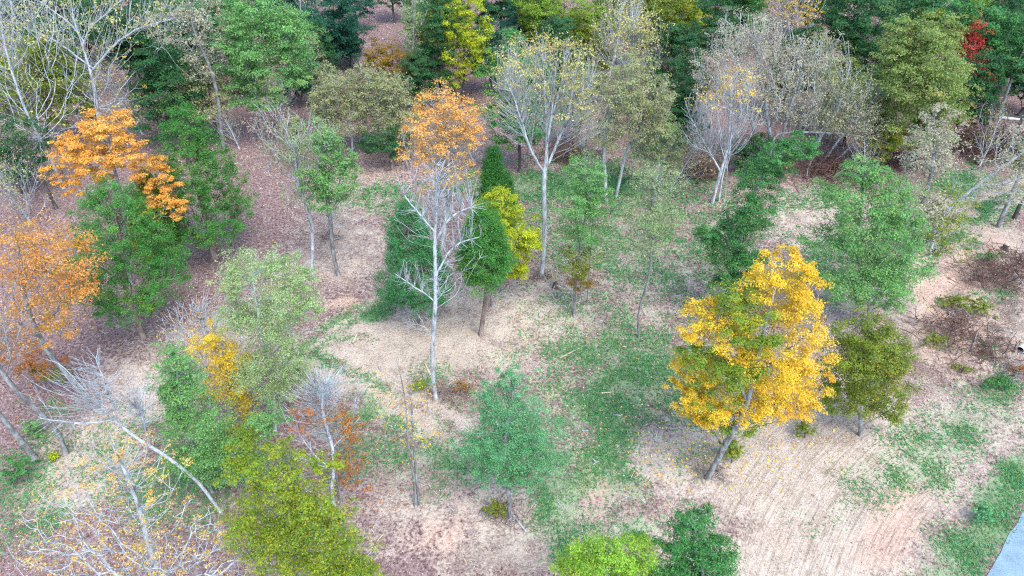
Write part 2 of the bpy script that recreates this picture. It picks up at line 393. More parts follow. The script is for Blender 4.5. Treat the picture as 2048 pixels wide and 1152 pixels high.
tt = np.arange(-40, 60.1, 0.5); ss = np.array([0.0, 0.5, 2.0, 3.5, 5.0, 6.5, 7.0])
RV = []
for t in tt:
    e0 = (fbm(np.array([t * 0.9]), np.array([0.0]), 5)[0] - 0.5) * 0.3 + RNG.normal() * 0.04
    for k, s in enumerate(ss):
        ds = e0 if k == 0 else 0
        P = ROAD_A + ROAD_DIR * t + ROAD_NRM * (s + ds)
        RV.append((P[0], P[1], -0.02 if k in (0, len(ss) - 1) else 0.0 + 0.05 * (1 - abs(s - 3.5) / 3.5)))
n_ = len(ss); rq = [(i * n_ + k, i * n_ + k + 1, (i + 1) * n_ + k + 1, (i + 1) * n_ + k) for i in range(len(tt) - 1) for k in range(n_ - 1)]
tag(link('road', mesh_np('road', RV, quads=rq, mat=road_material(), smooth=True)), 'blue grey gravel road crossing the lower right corner', kind='structure')

# ------------------------------------------------------------------ tree building
def tube(chains, mat, name):
    """chains: list of (points n x 3, radii n, sides) -> one mesh"""
    V, Q, T, base = [], [], [], 0
    for P, R, s in chains:
        P = np.asarray(P); n = len(P)
        if n < 2: continue
        d = np.gradient(P, axis=0); d /= np.maximum(np.linalg.norm(d, axis=1, keepdims=True), 1e-6)
        ref = np.array((1.0, 0.05, 0.02)) if abs(d[0, 2]) > 0.7 else np.array((0.02, 0.05, 1.0))
        a = np.cross(d, ref); a /= np.maximum(np.linalg.norm(a, axis=1, keepdims=True), 1e-6)
        b = np.cross(d, a)
        th = np.arange(s) * 2 * math.pi / s
        ring = P[:, None] + R[:, None, None] * (np.cos(th)[None, :, None] * a[:, None] + np.sin(th)[None, :, None] * b[:, None])
        V.append(ring.reshape(-1, 3))
        i = np.arange(n - 1)[:, None] * s; k = np.arange(s)[None]; k2 = (k + 1) % s
        Q.append((np.stack([i + k, i + k2, i + s + k2, i + s + k], -1) + base).reshape(-1, 4))
        if s >= 5:   # close the thick end
            V.append(P[-1:] + d[-1:] * R[-1]); tip = base + n * s
            kk = np.arange(s); T.append(np.stack([base + (n - 1) * s + kk, base + (n - 1) * s + (kk + 1) % s, np.full(s, tip)], -1)); base += 1
        base += n * s
    if not V: return None
    return mesh_np(name, np.concatenate(V), quads=np.concatenate(Q), tris=np.concatenate(T) if T else None, mat=mat, smooth=True)

def leaves_mesh(name, P, N, size, asp, col, mat, rng, fold=0.25, tri=False):
    n = len(P)
    N = N / np.maximum(np.linalg.norm(N, axis=1, keepdims=True), 1e-6)
    r = rng.normal(size=(n, 3)); a = np.cross(N, r); a /= np.maximum(np.linalg.norm(a, axis=1, keepdims=True), 1e-6)
    b = np.cross(N, a)
    L = size[:, None] * a; W = (size * asp)[:, None] * b; U = (size * fold)[:, None] * N
    if tri:                                                        # small leaves: one pointed face each
        V = np.stack([P - L * 0.4 - W * 0.5, P - L * 0.4 + W * 0.5, P + L * 0.6 + U * 0.3], 1).reshape(-1, 3)
        return mesh_np(name, V, tris=np.arange(n * 3).reshape(-1, 3), mat=mat, col=np.repeat(np.clip(col, 0.004, 0.95), 3, axis=0))
    V = np.stack([P - L * 0.5, P + W * 0.5 + U * 0.5 - L * 0.05, P + L * 0.5 - U * 0.2, P - W * 0.5 + U * 0.5 - L * 0.05], 1).reshape(-1, 3)
    q = np.arange(n * 4).reshape(-1, 4)
    return mesh_np(name, V, quads=q, mat=mat, col=np.repeat(np.clip(col, 0.004, 0.95), 4, axis=0))

def resample(P, step):
    P = np.asarray(P, float); d = np.linalg.norm(np.diff(P, axis=0), axis=1); s = np.concatenate([[0], np.cumsum(d)])
    n = max(2, int(s[-1] / step) + 1); t = np.linspace(0, s[-1], n)
    Q = np.stack([np.interp(t, s, P[:, k]) for k in range(3)], -1)
    for _ in range(2): Q[1:-1] = 0.5 * Q[1:-1] + 0.25 * (Q[:-2] + Q[2:])
    return Q

NTREE = [0]
def tree(label, base, trunk, lobes=(), d=12, bark='grey', pal='green', dens=1.0, leaf=1.0, asp=0.65, npts=300, up=0.3, bf=0.3,
         limbs=(), stems=(), cone=None, name='tree', cat='tree', group=None, twig=1.0, clump=1.0, needle=False, attach=0.0,
         tips=False, dy=0.0, hollow=0.36, leaf_pal=None, wood=True, lumpy=0.5, cap=26000):
    NTREE[0] += 1
    rng = np.random.default_rng(1000 + NTREE[0])
    bx, by = base
    P0 = on_ground(bx, by); Yp = P0[1]
    P0[2] = float(ground_z(P0[0], P0[1])) 
    dist = np.linalg.norm(P0 - CAMP); mpp = dist / FPX            # metres per photo pixel
    sina = CAM_H / dist; cosa = math.sqrt(max(0.05, 1 - sina ** 2))
    org = P0.copy()
    # trunk centre line
    T = [P0 - (0, 0, 0.2)] + [on_plane(x, y, Yp) for x, y in trunk]
    T = resample(np.array(T), 0.45)
    k = np.linspace(0, 1, len(T)) * math.pi
    wob = rng.normal(size=(3, 2)) * 0.02 * (T[-1, 2] - P0[2])
    for j in range(3):
        T[:, 0] += wob[j, 0] * np.sin(k * (j + 1)) / (j + 1); T[:, 1] += wob[j, 1] * np.sin(k * (j + 1)) / (j + 1)
    top_z = T[-1, 2]
    # lobes in the world
    LW = []
    for lb in lobes:
        cx, cy, rx, ry = lb[:4]; lp = lb[4] if len(lb) > 4 and lb[4] else pal; lw = lb[5] if len(lb) > 5 else 1.0
        c = on_plane(cx, cy, Yp)
        ds = np.linalg.norm(c - CAMP) / FPX
        sa = (CAM_H - c[2]) / (ds * FPX); sa = min(max(sa, 0.05), 0.95); ca = math.sqrt(1 - sa * sa)
        RX = rx * ds * 1.1; ap = ry * ds * 1.12
        RD = min(RX * 0.95, 0.8 * ap / sa); RZ = math.sqrt(max(ap * ap - (RD * sa) ** 2, (0.35 * ap) ** 2)) / ca
        c = c + np.array((0, (lb[6] if len(lb) > 6 else rng.uniform(-0.35, 0.35)) * RD, 0))
        RZ = min(RZ, max(c[2] - P0[2] - 0.15, 0.3))
        LW.append((c, np.array((RX, RD, RZ)), lp, lw))
    if cone:                                                       # (top px, bottom px, half width px, taper power)
        (tx, ty), (qx, qy), hw, pw = cone
        A, B = on_plane(tx, ty, Yp), on_plane(qx, qy, Yp)
        R = hw * mpp
        LW.append(((A + B) / 2, np.array((R * .8, R * .8, (A[2] - B[2]) / 2)), pal, 1.0))
    # attraction points
    vol = np.array([L[1][0] * L[1][2] * L[3] for L in LW]) if LW else np.zeros(0)
    pts, pl = np.zeros((0, 3)), np.zeros(0, int)
    if LW and npts:
        pl = rng.choice(len(LW), npts, p=vol / vol.sum())
        v = rng.normal(size=(npts, 3)); v /= np.linalg.norm(v, axis=1, keepdims=True)
        rad = rng.uniform(0, 1, npts) ** hollow
        Cc = np.array([L[0] for L in LW]); Rr = np.array([L[1] for L in LW])
        rad = rad * (1 + lumpy * 0.55 * (rng.uniform(0, 1, npts) - 0.6))
        pts = Cc[pl] + v * rad[:, None] * Rr[pl]
        pts[:, 2] = np.maximum(pts[:, 2], P0[2] + 0.25)
    if cone:                                                       # conical crown: tiers of sprays with an uneven rim
        tt_ = np.clip(rng.uniform(0, 1, npts) ** (1 / (1 + pw * 0.75)), 0.01, 1); an = rng.uniform(0, 2 * math.pi, npts)
        rim = 0.97 + 0.10 * np.sin(an * 3 + tt_ * 9 + NTREE[0]) + 0.34 * (fbm(an * 1.3 + 50, tt_ * 3.5, NTREE[0], 3) - 0.5) * 2
        rim = rim * np.where(tt_ > 0.8, 1.0 - ((tt_ - 0.8) / 0.2) ** 2 * 0.45, 1.0)
        rr_ = R * tt_ ** pw * rim * rng.uniform(0.45, 1.04, npts) + 0.08
        pts = A[None] * (1 - tt_[:, None]) + B[None] * tt_[:, None] + np.stack([np.cos(an) * rr_, np.sin(an) * rr_, -0.10 * rr_ + rng.normal(size=npts) * 0.25], -1)
        pts[:, 2] = np.maximum(pts[:, 2], P0[2] + 0.3)
    # skeleton: trunk and hand-set limbs, then greedy shortest-path growth to the points
    nodes, par, path, lev = [], [], [], []
    for i, p in enumerate(T):
        nodes.append(p); par.append(i - 1); path.append(0 if i == 0 else path[-1] + np.linalg.norm(p - T[i - 1])); lev.append(0)
    ntr = len(T)
    chains_fixed = []
    for st in stems:                                               # further stems from the ground
        sb = on_ground(*st[0]); sb[2] = float(ground_z(sb[0], sb[1])) - 0.2
        Sx = resample(np.array([sb] + [on_plane(x, y, sb[1]) for x, y in st[1:]]), 0.45)
        for i, p in enumerate(Sx):
            nodes.append(p); par.append(-1 if i == 0 else len(nodes) - 2); path.append(0 if i == 0 else path[-1] + 0.45); lev.append(0)
    for lm in limbs:
        off = rng.uniform(-1, 1) * 0.22
        pp = [on_plane(x, y, Yp) for x, y in lm]
        j = int(np.argmin(np.linalg.norm(np.array(nodes) - pp[0], axis=1)))
        ln = sum(np.linalg.norm(pp[i + 1] - pp[i]) for i in range(len(pp) - 1)) + 1e-6
        sacc = 0; arr = [nodes[j]]
        for i in range(1, len(pp)):
            sacc += np.linalg.norm(pp[i] - pp[i - 1]); arr.append(pp[i] + np.array((0, off * sacc, 0)))
        Lx = resample(np.array(arr), 0.45)
        prev = j
        for p in Lx[1:]:
            nodes.append(p + rng.normal(size=3) * 0.02); par.append(prev); path.append(path[prev] + 0.45); lev.append(1); prev = len(nodes) - 1
    nfix = len(nodes)
    if len(pts):
        NP = np.array(nodes); pathA = np.array(path)
        ok = NP[:, 2] >= P0[2] + attach * (top_z - P0[2])
        if not ok.any(): ok[-1] = True
        best = np.full(len(pts), 1e9); bi = np.zeros(len(pts), int)
        def upd(k, p, pth):
            v = pts - p
            c = np.sqrt((v * v).sum(1)) - up * v[:, 2] + bf * pth
            mk = c < best; best[mk] = c[mk]; bi[mk] = k
        for k in np.nonzero(ok)[0]: upd(k, NP[k], pathA[k] * 0.85)
        done = np.zeros(len(pts), bool)
        step = max(0.35, 9 * mpp)
        ptnode = np.zeros(len(pts), int)
        for _ in range(len(pts)):
            i = int(np.argmin(np.where(done, 1e12, best)))
            a = nodes[bi[i]]; b = pts[i]; prev = int(bi[i]); L = np.linalg.norm(b - a)
            ns = max(1, int(round(L / step)))
            for s in range(1, ns + 1):
                t = s / ns
                p = a * (1 - t) + b * t
                if ns > 1 and s < ns: p = p + np.array((0, 0, -0.10 * up * L * math.sin(math.pi * t))) + rng.normal(size=3) * 0.022 * L
                nodes.append(p); par.append(prev); path.append(path[prev] + L / ns); lev.append(2)
                prev = len(nodes) - 1
                upd(prev, p, path[prev])
            ptnode[i] = prev; done[i] = True
    NP = np.array(nodes); par = np.array(par); n = len(NP)
    kids = [[] for _ in range(n)]
    for i in range(n):
        if par[i] >= 0: kids[par[i]].append(i)
    tipc = np.zeros(n)
    for i in range(n - 1, -1, -1):
        if not kids[i]: tipc[i] = 1
        if par[i] >= 0: tipc[par[i]] += tipc[i]
    for i in range(n - 1, nfix - 1, -1):                           # relax grown wood
        if kids[i]: NP[i] = 0.5 * NP[i] + 0.25 * NP[par[i]] + 0.25 * NP[kids[i]].mean(0)
    rb = d * mpp * 0.5 * 0.72
    r0 = min(max(0.006, 0.21 * mpp) * twig, rb * 0.5)
    root = [i for i in range(n) if par[i] < 0]
    NT = max(tipc[0], 2)
    ex = math.log(NT) / math.log(max(rb / r0, 1.5))
    rad = np.minimum(r0 * tipc ** (1 / max(ex, 1.9)), rb)
    rad[np.array(lev) > 0] = np.minimum(rad[np.array(lev) > 0], 0.55 * rb)
    # trunk and stems taper evenly as well
    zr = np.clip((NP[:ntr, 2] - NP[0, 2]) / max(top_z - NP[0, 2], 0.1), 0, 1)
    rad[:ntr] = np.minimum(np.maximum(rad[:ntr], rb * (1 - 0.88 * zr)), rb)
    rad[:ntr] *= 1 + 0.35 * np.exp(-np.arange(ntr) * 0.45 / 0.35)  # root flare
    # chains
    empty = bpy.data.objects.new(name, None); C.objects.link(empty)
    empty.empty_display_size = 0.5; empty.location = org
    tag(empty, label, cat, group)
    seen = {}
    trunk_ch, limb_ch, twig_ch = [], [], []
    stack = [(r, -1, None) for r in root]
    while stack:
        s, pr, bucket = stack.pop()
        ch = [s]; cur = s
        while kids[cur]:
            ks = kids[cur]
            if lev[cur] == 0 and any(lev[k] == 0 for k in ks): nxt = [k for k in ks if lev[k] == 0][0]
            else: nxt = max(ks, key=lambda k: tipc[k])
            nb = bucket
            for k in ks:
                if k != nxt: stack.append((k, cur, nb))
            ch.append(nxt); cur = nxt
        ids = ([pr] if pr >= 0 else []) + ch
        Pc = NP[ids] - org; Rc = rad[ids].copy()
        if pr >= 0: Rc[0] = min(rad[ch[0]] * 1.15, rad[pr])
        Rc[-1] *= 0.6
        if pr < 0: trunk_ch.append((Pc, Rc, 10))
        else:
            big = Rc[0]
            sides = 6 if big > 0.06 else (4 if big > 0.03 else 3)
            # which limb does this chain hang from?
            key = s; a = s
            while par[a] >= 0 and lev[par[a]] != 0: a = par[a]
            seen.setdefault(a, []).append((Pc, Rc, sides))
    bm_ = BARK[bark]
    tm = tube(trunk_ch, bm_, 'trunk')
    if tm: link('trunk', tm, empty)
    if wood:
        order = sorted(seen, key=lambda a: -rad[a])
        rest = []
        for r_, a in enumerate(order):
            if rad[a] > 1.3 * mpp * 0.5 * 1.0 and r_ < 14 and rad[a] > 2.0 * r0:
                link('limb', tube(seen[a], bm_, 'limb'), empty)
            else: rest += seen[a]
        if rest: link('twigs', tube(rest, bm_, 'twigs'), empty)['kind'] = 'stuff'
    # leaves
    if dens > 0 and len(pts):
        mp_leaf = max(3.3 * mpp, 0.075) * leaf
        area = math.pi * R * (A[2] - B[2]) * 1.1 if cone else sum(math.pi * L[1][0] * max(L[1][2], L[1][1] * sina) * L[3] for L in LW)
        la = mp_leaf ** 2 * asp * 0.5
        nl = int(min(dens * area * 2.9 / la, cap * 1.6))
        sel = np.arange(len(pts))
        if tips:
            sel = np.array([i for i in range(len(pts)) if not kids[ptnode[i]]])
            if leaf_pal is not None:
                z = pts[sel, 2]; sel = sel[(z - z.min()) / max(np.ptp(z), 0.1) + rng.normal(size=len(sel)) * 0.12 > leaf_pal]
        Pn = NP[ptnode[sel]]
        wts = rng.gamma(1.7, 1.0, len(sel)) if not tips else rng.gamma(1.3, 1.0, len(sel)); wts /= wts.sum()
        ci = rng.choice(len(sel), nl, p=wts)
        sc = np.full(len(sel), max(0.34, 1.6 * mp_leaf)) if cone else clump * np.clip(np.array([L[1].mean() for L in LW])[pl[sel]] * 0.30, 2.0 * mp_leaf, 1.1)
        u = rng.normal(size=(nl, 3)); u /= np.maximum(np.linalg.norm(u, axis=1), 1e-6)[:, None]; u *= rng.uniform(0.35, 1.35, nl)[:, None]; u[:, 2] = np.where(u[:, 2] < -0.3, -u[:, 2] * 0.6, u[:, 2])
        P = Pn[ci] + u * sc[ci][:, None] * np.array((1, 1, 0.6 if not needle else 1.3)) * 0.75
        P[:, 2] = np.maximum(P[:, 2], P0[2] + 0.12)
        Cc = np.array([L[0] for L in LW])
        out = Pn[ci] - Cc[pl[sel][ci]] if not cone else Pn[ci] - np.stack([np.interp(Pn[ci][:, 2], [B[2], A[2]], [B[q_], A[q_]]) for q_ in range(2)] + [Pn[ci][:, 2] - 0.25 * R], -1); out /= np.maximum(np.linalg.norm(out, axis=1, keepdims=True), 1e-6)
        N = rng.normal(size=(nl, 3)) * 0.5 + np.array((0, 0, 0.6)) + 0.4 * out + 0.5 * u
        if needle: N = rng.normal(size=(nl, 3)) * 0.6 + 0.6 * out + 0.3 * u + np.array((0, 0, 0.6))
        # colour: each clump leans to one palette colour, each leaf wanders a little
        col = np.zeros((nl, 3))
        lobe_pal = [L[2] for L in LW]
        t1 = rng.uniform(0, 1, len(sel))
        hue = fbm(Pn[:, 0] * 0.5 + Pn[:, 2] * 0.37, Pn[:, 1] * 0.5 + Pn[:, 2] * 0.41, NTREE[0], 2)
        t1 = np.clip(0.45 * t1 + 0.55 * np.clip((hue - 0.25) * 2, 0, 1), 0, 0.999)
        tl = np.clip(t1[ci] + rng.normal(size=nl) * 0.16, 0, 0.999)
        for pn in set(lobe_pal):
            A = np.array(PAL[pn]); msk = np.array([lobe_pal[k] == pn for k in pl[sel][ci]])
            f = tl[msk] * (len(A) - 1); k0 = f.astype(int); fr = (f - k0)[:, None]
            col[msk] = A[k0] * (1 - fr) + A[np.minimum(k0 + 1, len(A) - 1)] * fr
        col *= rng.normal(1.0, 0.14, (nl, 1)) * (1 + rng.normal(size=(nl, 3)) * 0.05)
        cb = np.clip(rng.normal(1.0, 0.09, len(sel)), 0.75, 1.3); col *= cb[ci][:, None]
        size = mp_leaf * rng.uniform(0.65, 1.25, nl)
        me = leaves_mesh('foliage', P - org, N, size, asp, col, M_NEEDLE if needle else M_LEAF, rng, tri=True)
        link('foliage', me, empty)
    return empty
# ------------------------------------------------------------------ the trees, by place in the clearing
G_BACK = 'trees of the wood behind the clearing'
G_CLR = 'trees standing in the clearing'
def cedar(label, base, top, bot, hw, d=14, pal='cedar', pw=0.75, dens=1.0, **k):
    return tree(label, base, [((top[0] * .5 + base[0] * .5), (top[1] * .5 + base[1] * .5)), (top[0], top[1] + 12)], d=d, bark='cedar', pal=pal, cone=(top, bot, hw, pw),
                npts=1250, up=-0.1, bf=0.5, needle=True, asp=0.5, leaf=0.9, dens=dens * 2.0, cap=32000, clump=0.75, hollow=0.25, name='cedar_tree', lumpy=0.6, group=G_CLR, attach=0.15, **k)

# --- clearing, left
tree('bright orange maple behind the two dark cedars on the left', (262, 566), [(240, 440), (212, 245)], [
     (208, 252, 46, 30), (160, 288, 44, 26), (250, 292, 38, 26), (200, 310, 50, 24), (130, 342, 36, 18), (185, 352, 44, 16), (300, 345, 38, 28), (340, 405, 34, 26), (325, 375, 30, 20), (155, 372, 26, 14), (295, 425, 50, 22, 'ylgreen', .5), (120, 300, 22, 14)],
     d=12, pal='orange', dens=1.1, bark='grey', clump=0.9, name='maple_tree', group=G_CLR, npts=420)
cedar('tall pointed dark green cedar right of the orange maple', (428, 514), (362, 206), (412, 455), 104, d=16, pw=.68)
cedar('broad dark cedar in front of the orange maple', (287, 676), (215, 372), (255, 590), 118, d=15, pw=.5)
cedar('small shaggy cedar hemmed in between the orange maple and two bigger cedars', (338, 540), (285, 340), (318, 500), 46, d=9, pal='olive')
tree('rust orange maple at the left edge below the bright orange one', (172, 792), [(95, 690), (55, 600), (30, 470)], [
     (60, 480, 65, 45), (130, 510, 58, 45), (40, 545, 48, 36), (140, 570, 50, 40), (75, 600, 60, 34), (120, 640, 55, 30), (25, 700, 40, 26, 'rustred'), (70, 730, 44, 22, 'rustred'), (110, 748, 36, 14, 'olive')],
     d=12, pal='rust', dens=0.42, bark='grey', name='maple_tree', group=G_CLR, npts=650)
tree('leafless grey tree at the left edge crossing the rust maple', (130, 908), [(65, 800), (0, 716), (-60, 620)], [
     (-20, 560, 110, 60), (30, 610, 75, 40), (-60, 650, 80, 50), (10, 680, 60, 30)], d=10, bark='grey', dens=0.03, pal='rust', npts=620, bf=0.5, twig=1.0, up=0.22, name='bare_tree', group=G_CLR, attach=.4)
tree('grey trunk leaning out of the picture at the lower left edge', (68, 916), [(30, 855), (-10, 785), (-70, 680)], [(-110, 640, 80, 70)], d=15, bark='grey', dens=.1, pal='rust', npts=204, name='bare_tree', group=G_CLR, attach=.6)
tree('bare pale tree leaning far left over the leaf litter', (442, 1022), [(385, 955), (330, 895), (262, 850), (205, 815)], [
     (150, 770, 70, 60), (220, 770, 60, 55), (120, 840, 55, 30), (280, 790, 50, 50), (190, 720, 60, 34)], d=8, bark='pale', dens=0, npts=480, bf=0.5, twig=1.4, up=0.22, name='bare_tree', group=G_CLR, attach=.55,
     limbs=[[(262, 850), (215, 790), (190, 720)], [(240, 838), (170, 840), (95, 815)], [(300, 880), (290, 800)]])
tree('bare grey tree dotted with yellow leaf tufts at the bottom left', (335, 1290), [(300, 1150), (270, 1040), (236, 950), (214, 870)], [
     (230, 950, 110, 70), (150, 1060, 100, 70), (330, 1050, 110, 80), (420, 1090, 110, 60), (500, 1110, 70, 40), (250, 1120, 150, 60), (110, 1120, 70, 40)],
     d=16, bark='pale', pal='tuft', dens=0.05, npts=1300, tips=True, clump=0.4, twig=1.7, bf=0.3, name='bare_tree', group=G_CLR, attach=.3, leaf=0.8, leaf_pal=.05)
tree('green gold oak filling the bottom edge left of centre', (640, 1360), [(620, 1200), (590, 1040), (580, 930)], [
     (560, 935, 75, 45), (520, 985, 62, 45), (610, 990, 70, 50), (580, 1060, 110, 60), (660, 1060, 55, 50), (620, 1130, 110, 60), (700, 1125, 55, 40), (500, 1080, 60, 60), (690, 1170, 80, 50), (480, 940, 40, 40), (640, 935, 40, 30), (560, 890, 40, 24), (735, 1130, 30, 22), (620, 1020, 60, 40)],
     d=18, pal='olivegold', dens=0.8, bark='grey', npts=1000, hollow=0.55, lumpy=1.0, clump=0.85, name='oak_tree', group=G_CLR)
tree('rusty red leaved sapling beside the bare white crown', (682, 1004), [(676, 900), (665, 830)], [(690, 900, 40, 42), (640, 830, 50, 30), (690, 850, 32, 34), (700, 945, 30, 30), (610, 800, 34, 22), (600, 850, 28, 20)],
     d=6, pal='rustred', dens=0.2, bark='grey', npts=220, name='sapling', group=G_CLR)
tree('bare white tree with a fan crown beside the rusty sapling', (668, 1008), [(664, 900), (655, 810), (652, 770)], [
     (650, 770, 80, 42), (600, 800, 40, 30), (700, 800, 42, 30), (615, 860, 50, 36), (690, 850, 36, 20), (600, 915, 30, 12)], d=9, bark='pale', dens=0, npts=600, up=0.25, bf=0.5, twig=1.7, name='bare_tree', group=G_CLR, attach=.35)
tree('slim bare twin stemmed tree left of the blue green sapling', (831, 1012), [(815, 890), (802, 780), (792, 715)], [(800, 800, 60, 70), (830, 880, 70, 40)], d=9, bark='grey', dens=.03, pal='yellow', npts=153, name='bare_tree', group=G_CLR,
     stems=[[(838, 1008), (828, 900), (822, 790)]])
tree('yellow leaved tree amid the pale green thicket left of centre', (492, 872), [(478, 820), (460, 770), (445, 690)], [(430, 715, 40, 40), (470, 745, 44, 46), (445, 775, 44, 34), (490, 800, 32, 34), (415, 680, 36, 26), (480, 850, 34, 26)],
     d=10, bark='grey', pal='lemon', dens=0.5, npts=340, name='maple_tree', group=G_CLR)
tree('green feathery tree on the left of the pale thicket', (425, 985), [(395, 880), (370, 780), (352, 720)], [
     (350, 710, 34, 30), (365, 770, 46, 46), (400, 830, 62, 46), (350, 830, 34, 34), (420, 890, 66, 44), (370, 910, 50, 40), (440, 945, 64, 36), (490, 880, 54, 34, 'maplegreen'), (530, 840, 40, 34), (340, 780, 36, 40), (500, 930, 44, 34)], d=8, pal='lightgreen', dens=0.75, bark='grey', npts=1000, hollow=0.5, lumpy=0.9, name='young_tree', group=G_CLR)
tree('pale grey green tree with a thin feathery crown left of the grass strip', (548, 862), [(542, 740), (530, 640), (505, 550)], [
     (500, 550, 62, 42), (560, 590, 60, 46), (600, 560, 36, 30), (520, 640, 66, 46), (565, 690, 52, 46), (505, 720, 50, 44), (550, 770, 50, 44), (460, 560, 36, 30), (470, 640, 44, 40), (610, 620, 40, 34), (590, 740, 36, 34), (560, 530, 40, 28)], d=9, pal='palegreen', dens=0.7, bark='pale', npts=1200, leaf=.85, hollow=0.5, lumpy=0.9, name='young_tree', group=G_CLR)
tree('leafless whitish sapling behind the yellow leaved tree', (418, 812), [(410, 720), (402, 625)], [(390, 640, 62, 42), (430, 620, 42, 36), (360, 670, 40, 26)], d=5, bark='pale', dens=.03, pal='orange', npts=900, twig=1.4, name='bare_tree', group=G_CLR)
# --- clearing, middle left
tree('pale barked tree with pinkish bare twigs over the brown litter', (622, 545), [(614, 450), (598, 370), (588, 300)], [
     (540, 240, 42, 40, 'pinkbrown'), (590, 280, 66, 46), (640, 260, 40, 32, 'lightgreen', .6), (560, 320, 54, 36, 'pinkbrown'), (620, 330, 50, 36), (600, 390, 40, 30)], d=9, bark='pale', pal='sage', dens=0.2, npts=700, twig=1.6, name='young_tree', group=G_CLR)
tree('light green airy tree on a slim leaning trunk left of centre', (677, 548), [(668, 470), (655, 390), (648, 310)], [
     (655, 290, 30, 34), (630, 350, 36, 34), (675, 360, 44, 40), (650, 400, 36, 26), (695, 330, 26, 26)], d=10, bark='grey', pal='lightgreen', dens=0.85, npts=500, name='young_tree', group=G_CLR)
tree('bare white tree with one crooked trunk at the centre of the clearing', (872, 797), [(866, 720), (856, 640), (848, 560), (850, 480), (866, 410), (872, 330)], [
     (870, 370, 75, 60), (840, 440, 55, 40), (910, 430, 60, 60), (920, 500, 50, 40), (830, 560, 50, 40), (890, 560, 44, 40), (840, 640, 40, 24)], d=11, bark='pale', dens=0, npts=1000, up=0.25, bf=0.28, twig=1.4, name='bare_tree', group=G_CLR, attach=.3,
     limbs=[[(850, 490), (890, 440), (940, 420)], [(848, 560), (900, 500), (960, 490)], [(850, 600), (810, 560), (785, 545)], [(856, 460), (825, 420), (808, 395)]])
tree('half bare tree with a peach orange top at the upper centre', (884, 600), [(880, 480), (878, 380), (885, 290), (885, 230)], [
     (880, 205, 48, 34), (850, 250, 46, 36), (915, 240, 46, 40), (880, 290, 66, 40), (830, 300, 34, 30), (900, 345, 52, 36), (860, 390, 40, 30), (940, 260, 26, 34)], d=10, bark='pale', pal='peach', dens=.44, npts=780, tips=True, leaf_pal=.32, up=.4, bf=0.5, name='maple_tree', group=G_CLR, attach=.3)
cedar('green cedar directly behind the bare white tree at the centre', (842, 650), (815, 400), (836, 590), 78, d=10, pal='cedarblue', pw=.62)
cedar('rounded dark cedar on a pale bare trunk right of the bare white tree', (961, 672), (966, 415), (968, 545), 64, d=13, pw=.58)
cedar('narrow dark cedar behind the yellow green sapling', (998, 510), (986, 298), (996, 455), 46, d=9, pw=.6)
tree('bright yellow green leaning sapling beside the dark cedars', (985, 615), [(988, 520), (1005, 430), (1000, 395)], [
     (1000, 412, 44, 36), (1032, 460, 50, 40), (985, 460, 40, 30), (1054, 492, 34, 26), (1035, 530, 26, 36), (958, 440, 24, 22)], d=6, pal='ylgreen', dens=1.2, bark='grey', npts=240, name='sapling', group=G_CLR)
tree('tall forked pale tree with light yellow leaf tips right of centre', (1082, 550), [(1088, 480), (1096, 400), (1102, 335), (1110, 240), (1112, 130)], [
     (1090, 130, 90, 62), (1030, 170, 52, 60), (1160, 160, 55, 66), (1000, 220, 40, 36), (1110, 210, 80, 50), (1180, 230, 42, 46), (1060, 110, 60, 40)], d=12, bark='pale', pal='palegold', dens=0.11, npts=1394, tips=True, leaf_pal=.3, up=0.5, bf=0.4, name='forked_tree', group=G_CLR, attach=.45, clump=.7,
     limbs=[[(1098, 350), (1058, 290), (1040, 220), (1012, 140)], [(1100, 345), (1135, 250), (1155, 160), (1170, 90)], [(1100, 340), (1092, 220), (1085, 110)], [(1060, 280), (1020, 210), (985, 180)], [(1140, 235), (1178, 180), (1200, 130)], [(1108, 250), (1128, 150), (1130, 80)]])
tree('slim green tree with orange tinted lower leaves right of the forked tree', (1148, 630), [(1155, 540), (1168, 420), (1172, 320)], [
     (1168, 340, 40, 34), (1150, 400, 38, 40), (1190, 390, 30, 36), (1165, 460, 46, 40), (1160, 520, 44, 30, 'olive'), (1165, 560, 34, 26, 'amber', .6)], d=8, pal='lightgreen', dens=0.8, bark='grey', npts=600, leaf=.85, name='young_tree', group=G_CLR,
     stems=[[(1174, 604), (1180, 520), (1186, 430)]])
tree('thin slender tree with a see through grey green crown and dark stem', (1279, 672), [(1288, 590), (1298, 490), (1310, 380)], [
     (1310, 370, 52, 40), (1290, 420, 54, 40), (1325, 440, 40, 36), (1285, 480, 48, 30)], d=6, pal='sage', dens=0.4, bark='grey', npts=600, leaf=.8, name='young_tree', group=G_CLR)
# --- clearing, right
tree('leaning green tree between the white clump and the yellow maple', (1452, 640), [(1462, 560), (1490, 450), (1530, 360), (1580, 300)], [
     (1600, 298, 36, 26), (1550, 310, 36, 26), (1530, 355, 50, 36), (1500, 400, 46, 36), (1490, 455, 50, 40), (1455, 500, 46, 36), (1480, 520, 46, 40), (1410, 470, 26, 18), (1455, 565, 36, 34)], d=9, pal='green', dens=1.2, bark='grey', npts=700, name='young_tree', group=G_CLR)
tree('light green many branched tree behind the yellow maple', (1738, 660), [(1740, 560), (1735, 450), (1728, 350)], [
     (1730, 340, 40, 28), (1690, 375, 56, 32), (1770, 380, 52, 36), (1720, 425, 80, 36), (1670, 480, 66, 30), (1750, 485, 80, 40), (1800, 450, 40, 34), (1720, 545, 86, 40), (1800, 540, 60, 40), (1690, 585, 46, 24), (1760, 590, 56, 26)], d=12, pal='lightgreen', dens=1.0, bark='grey', npts=900, name='oak_tree', group=G_CLR)
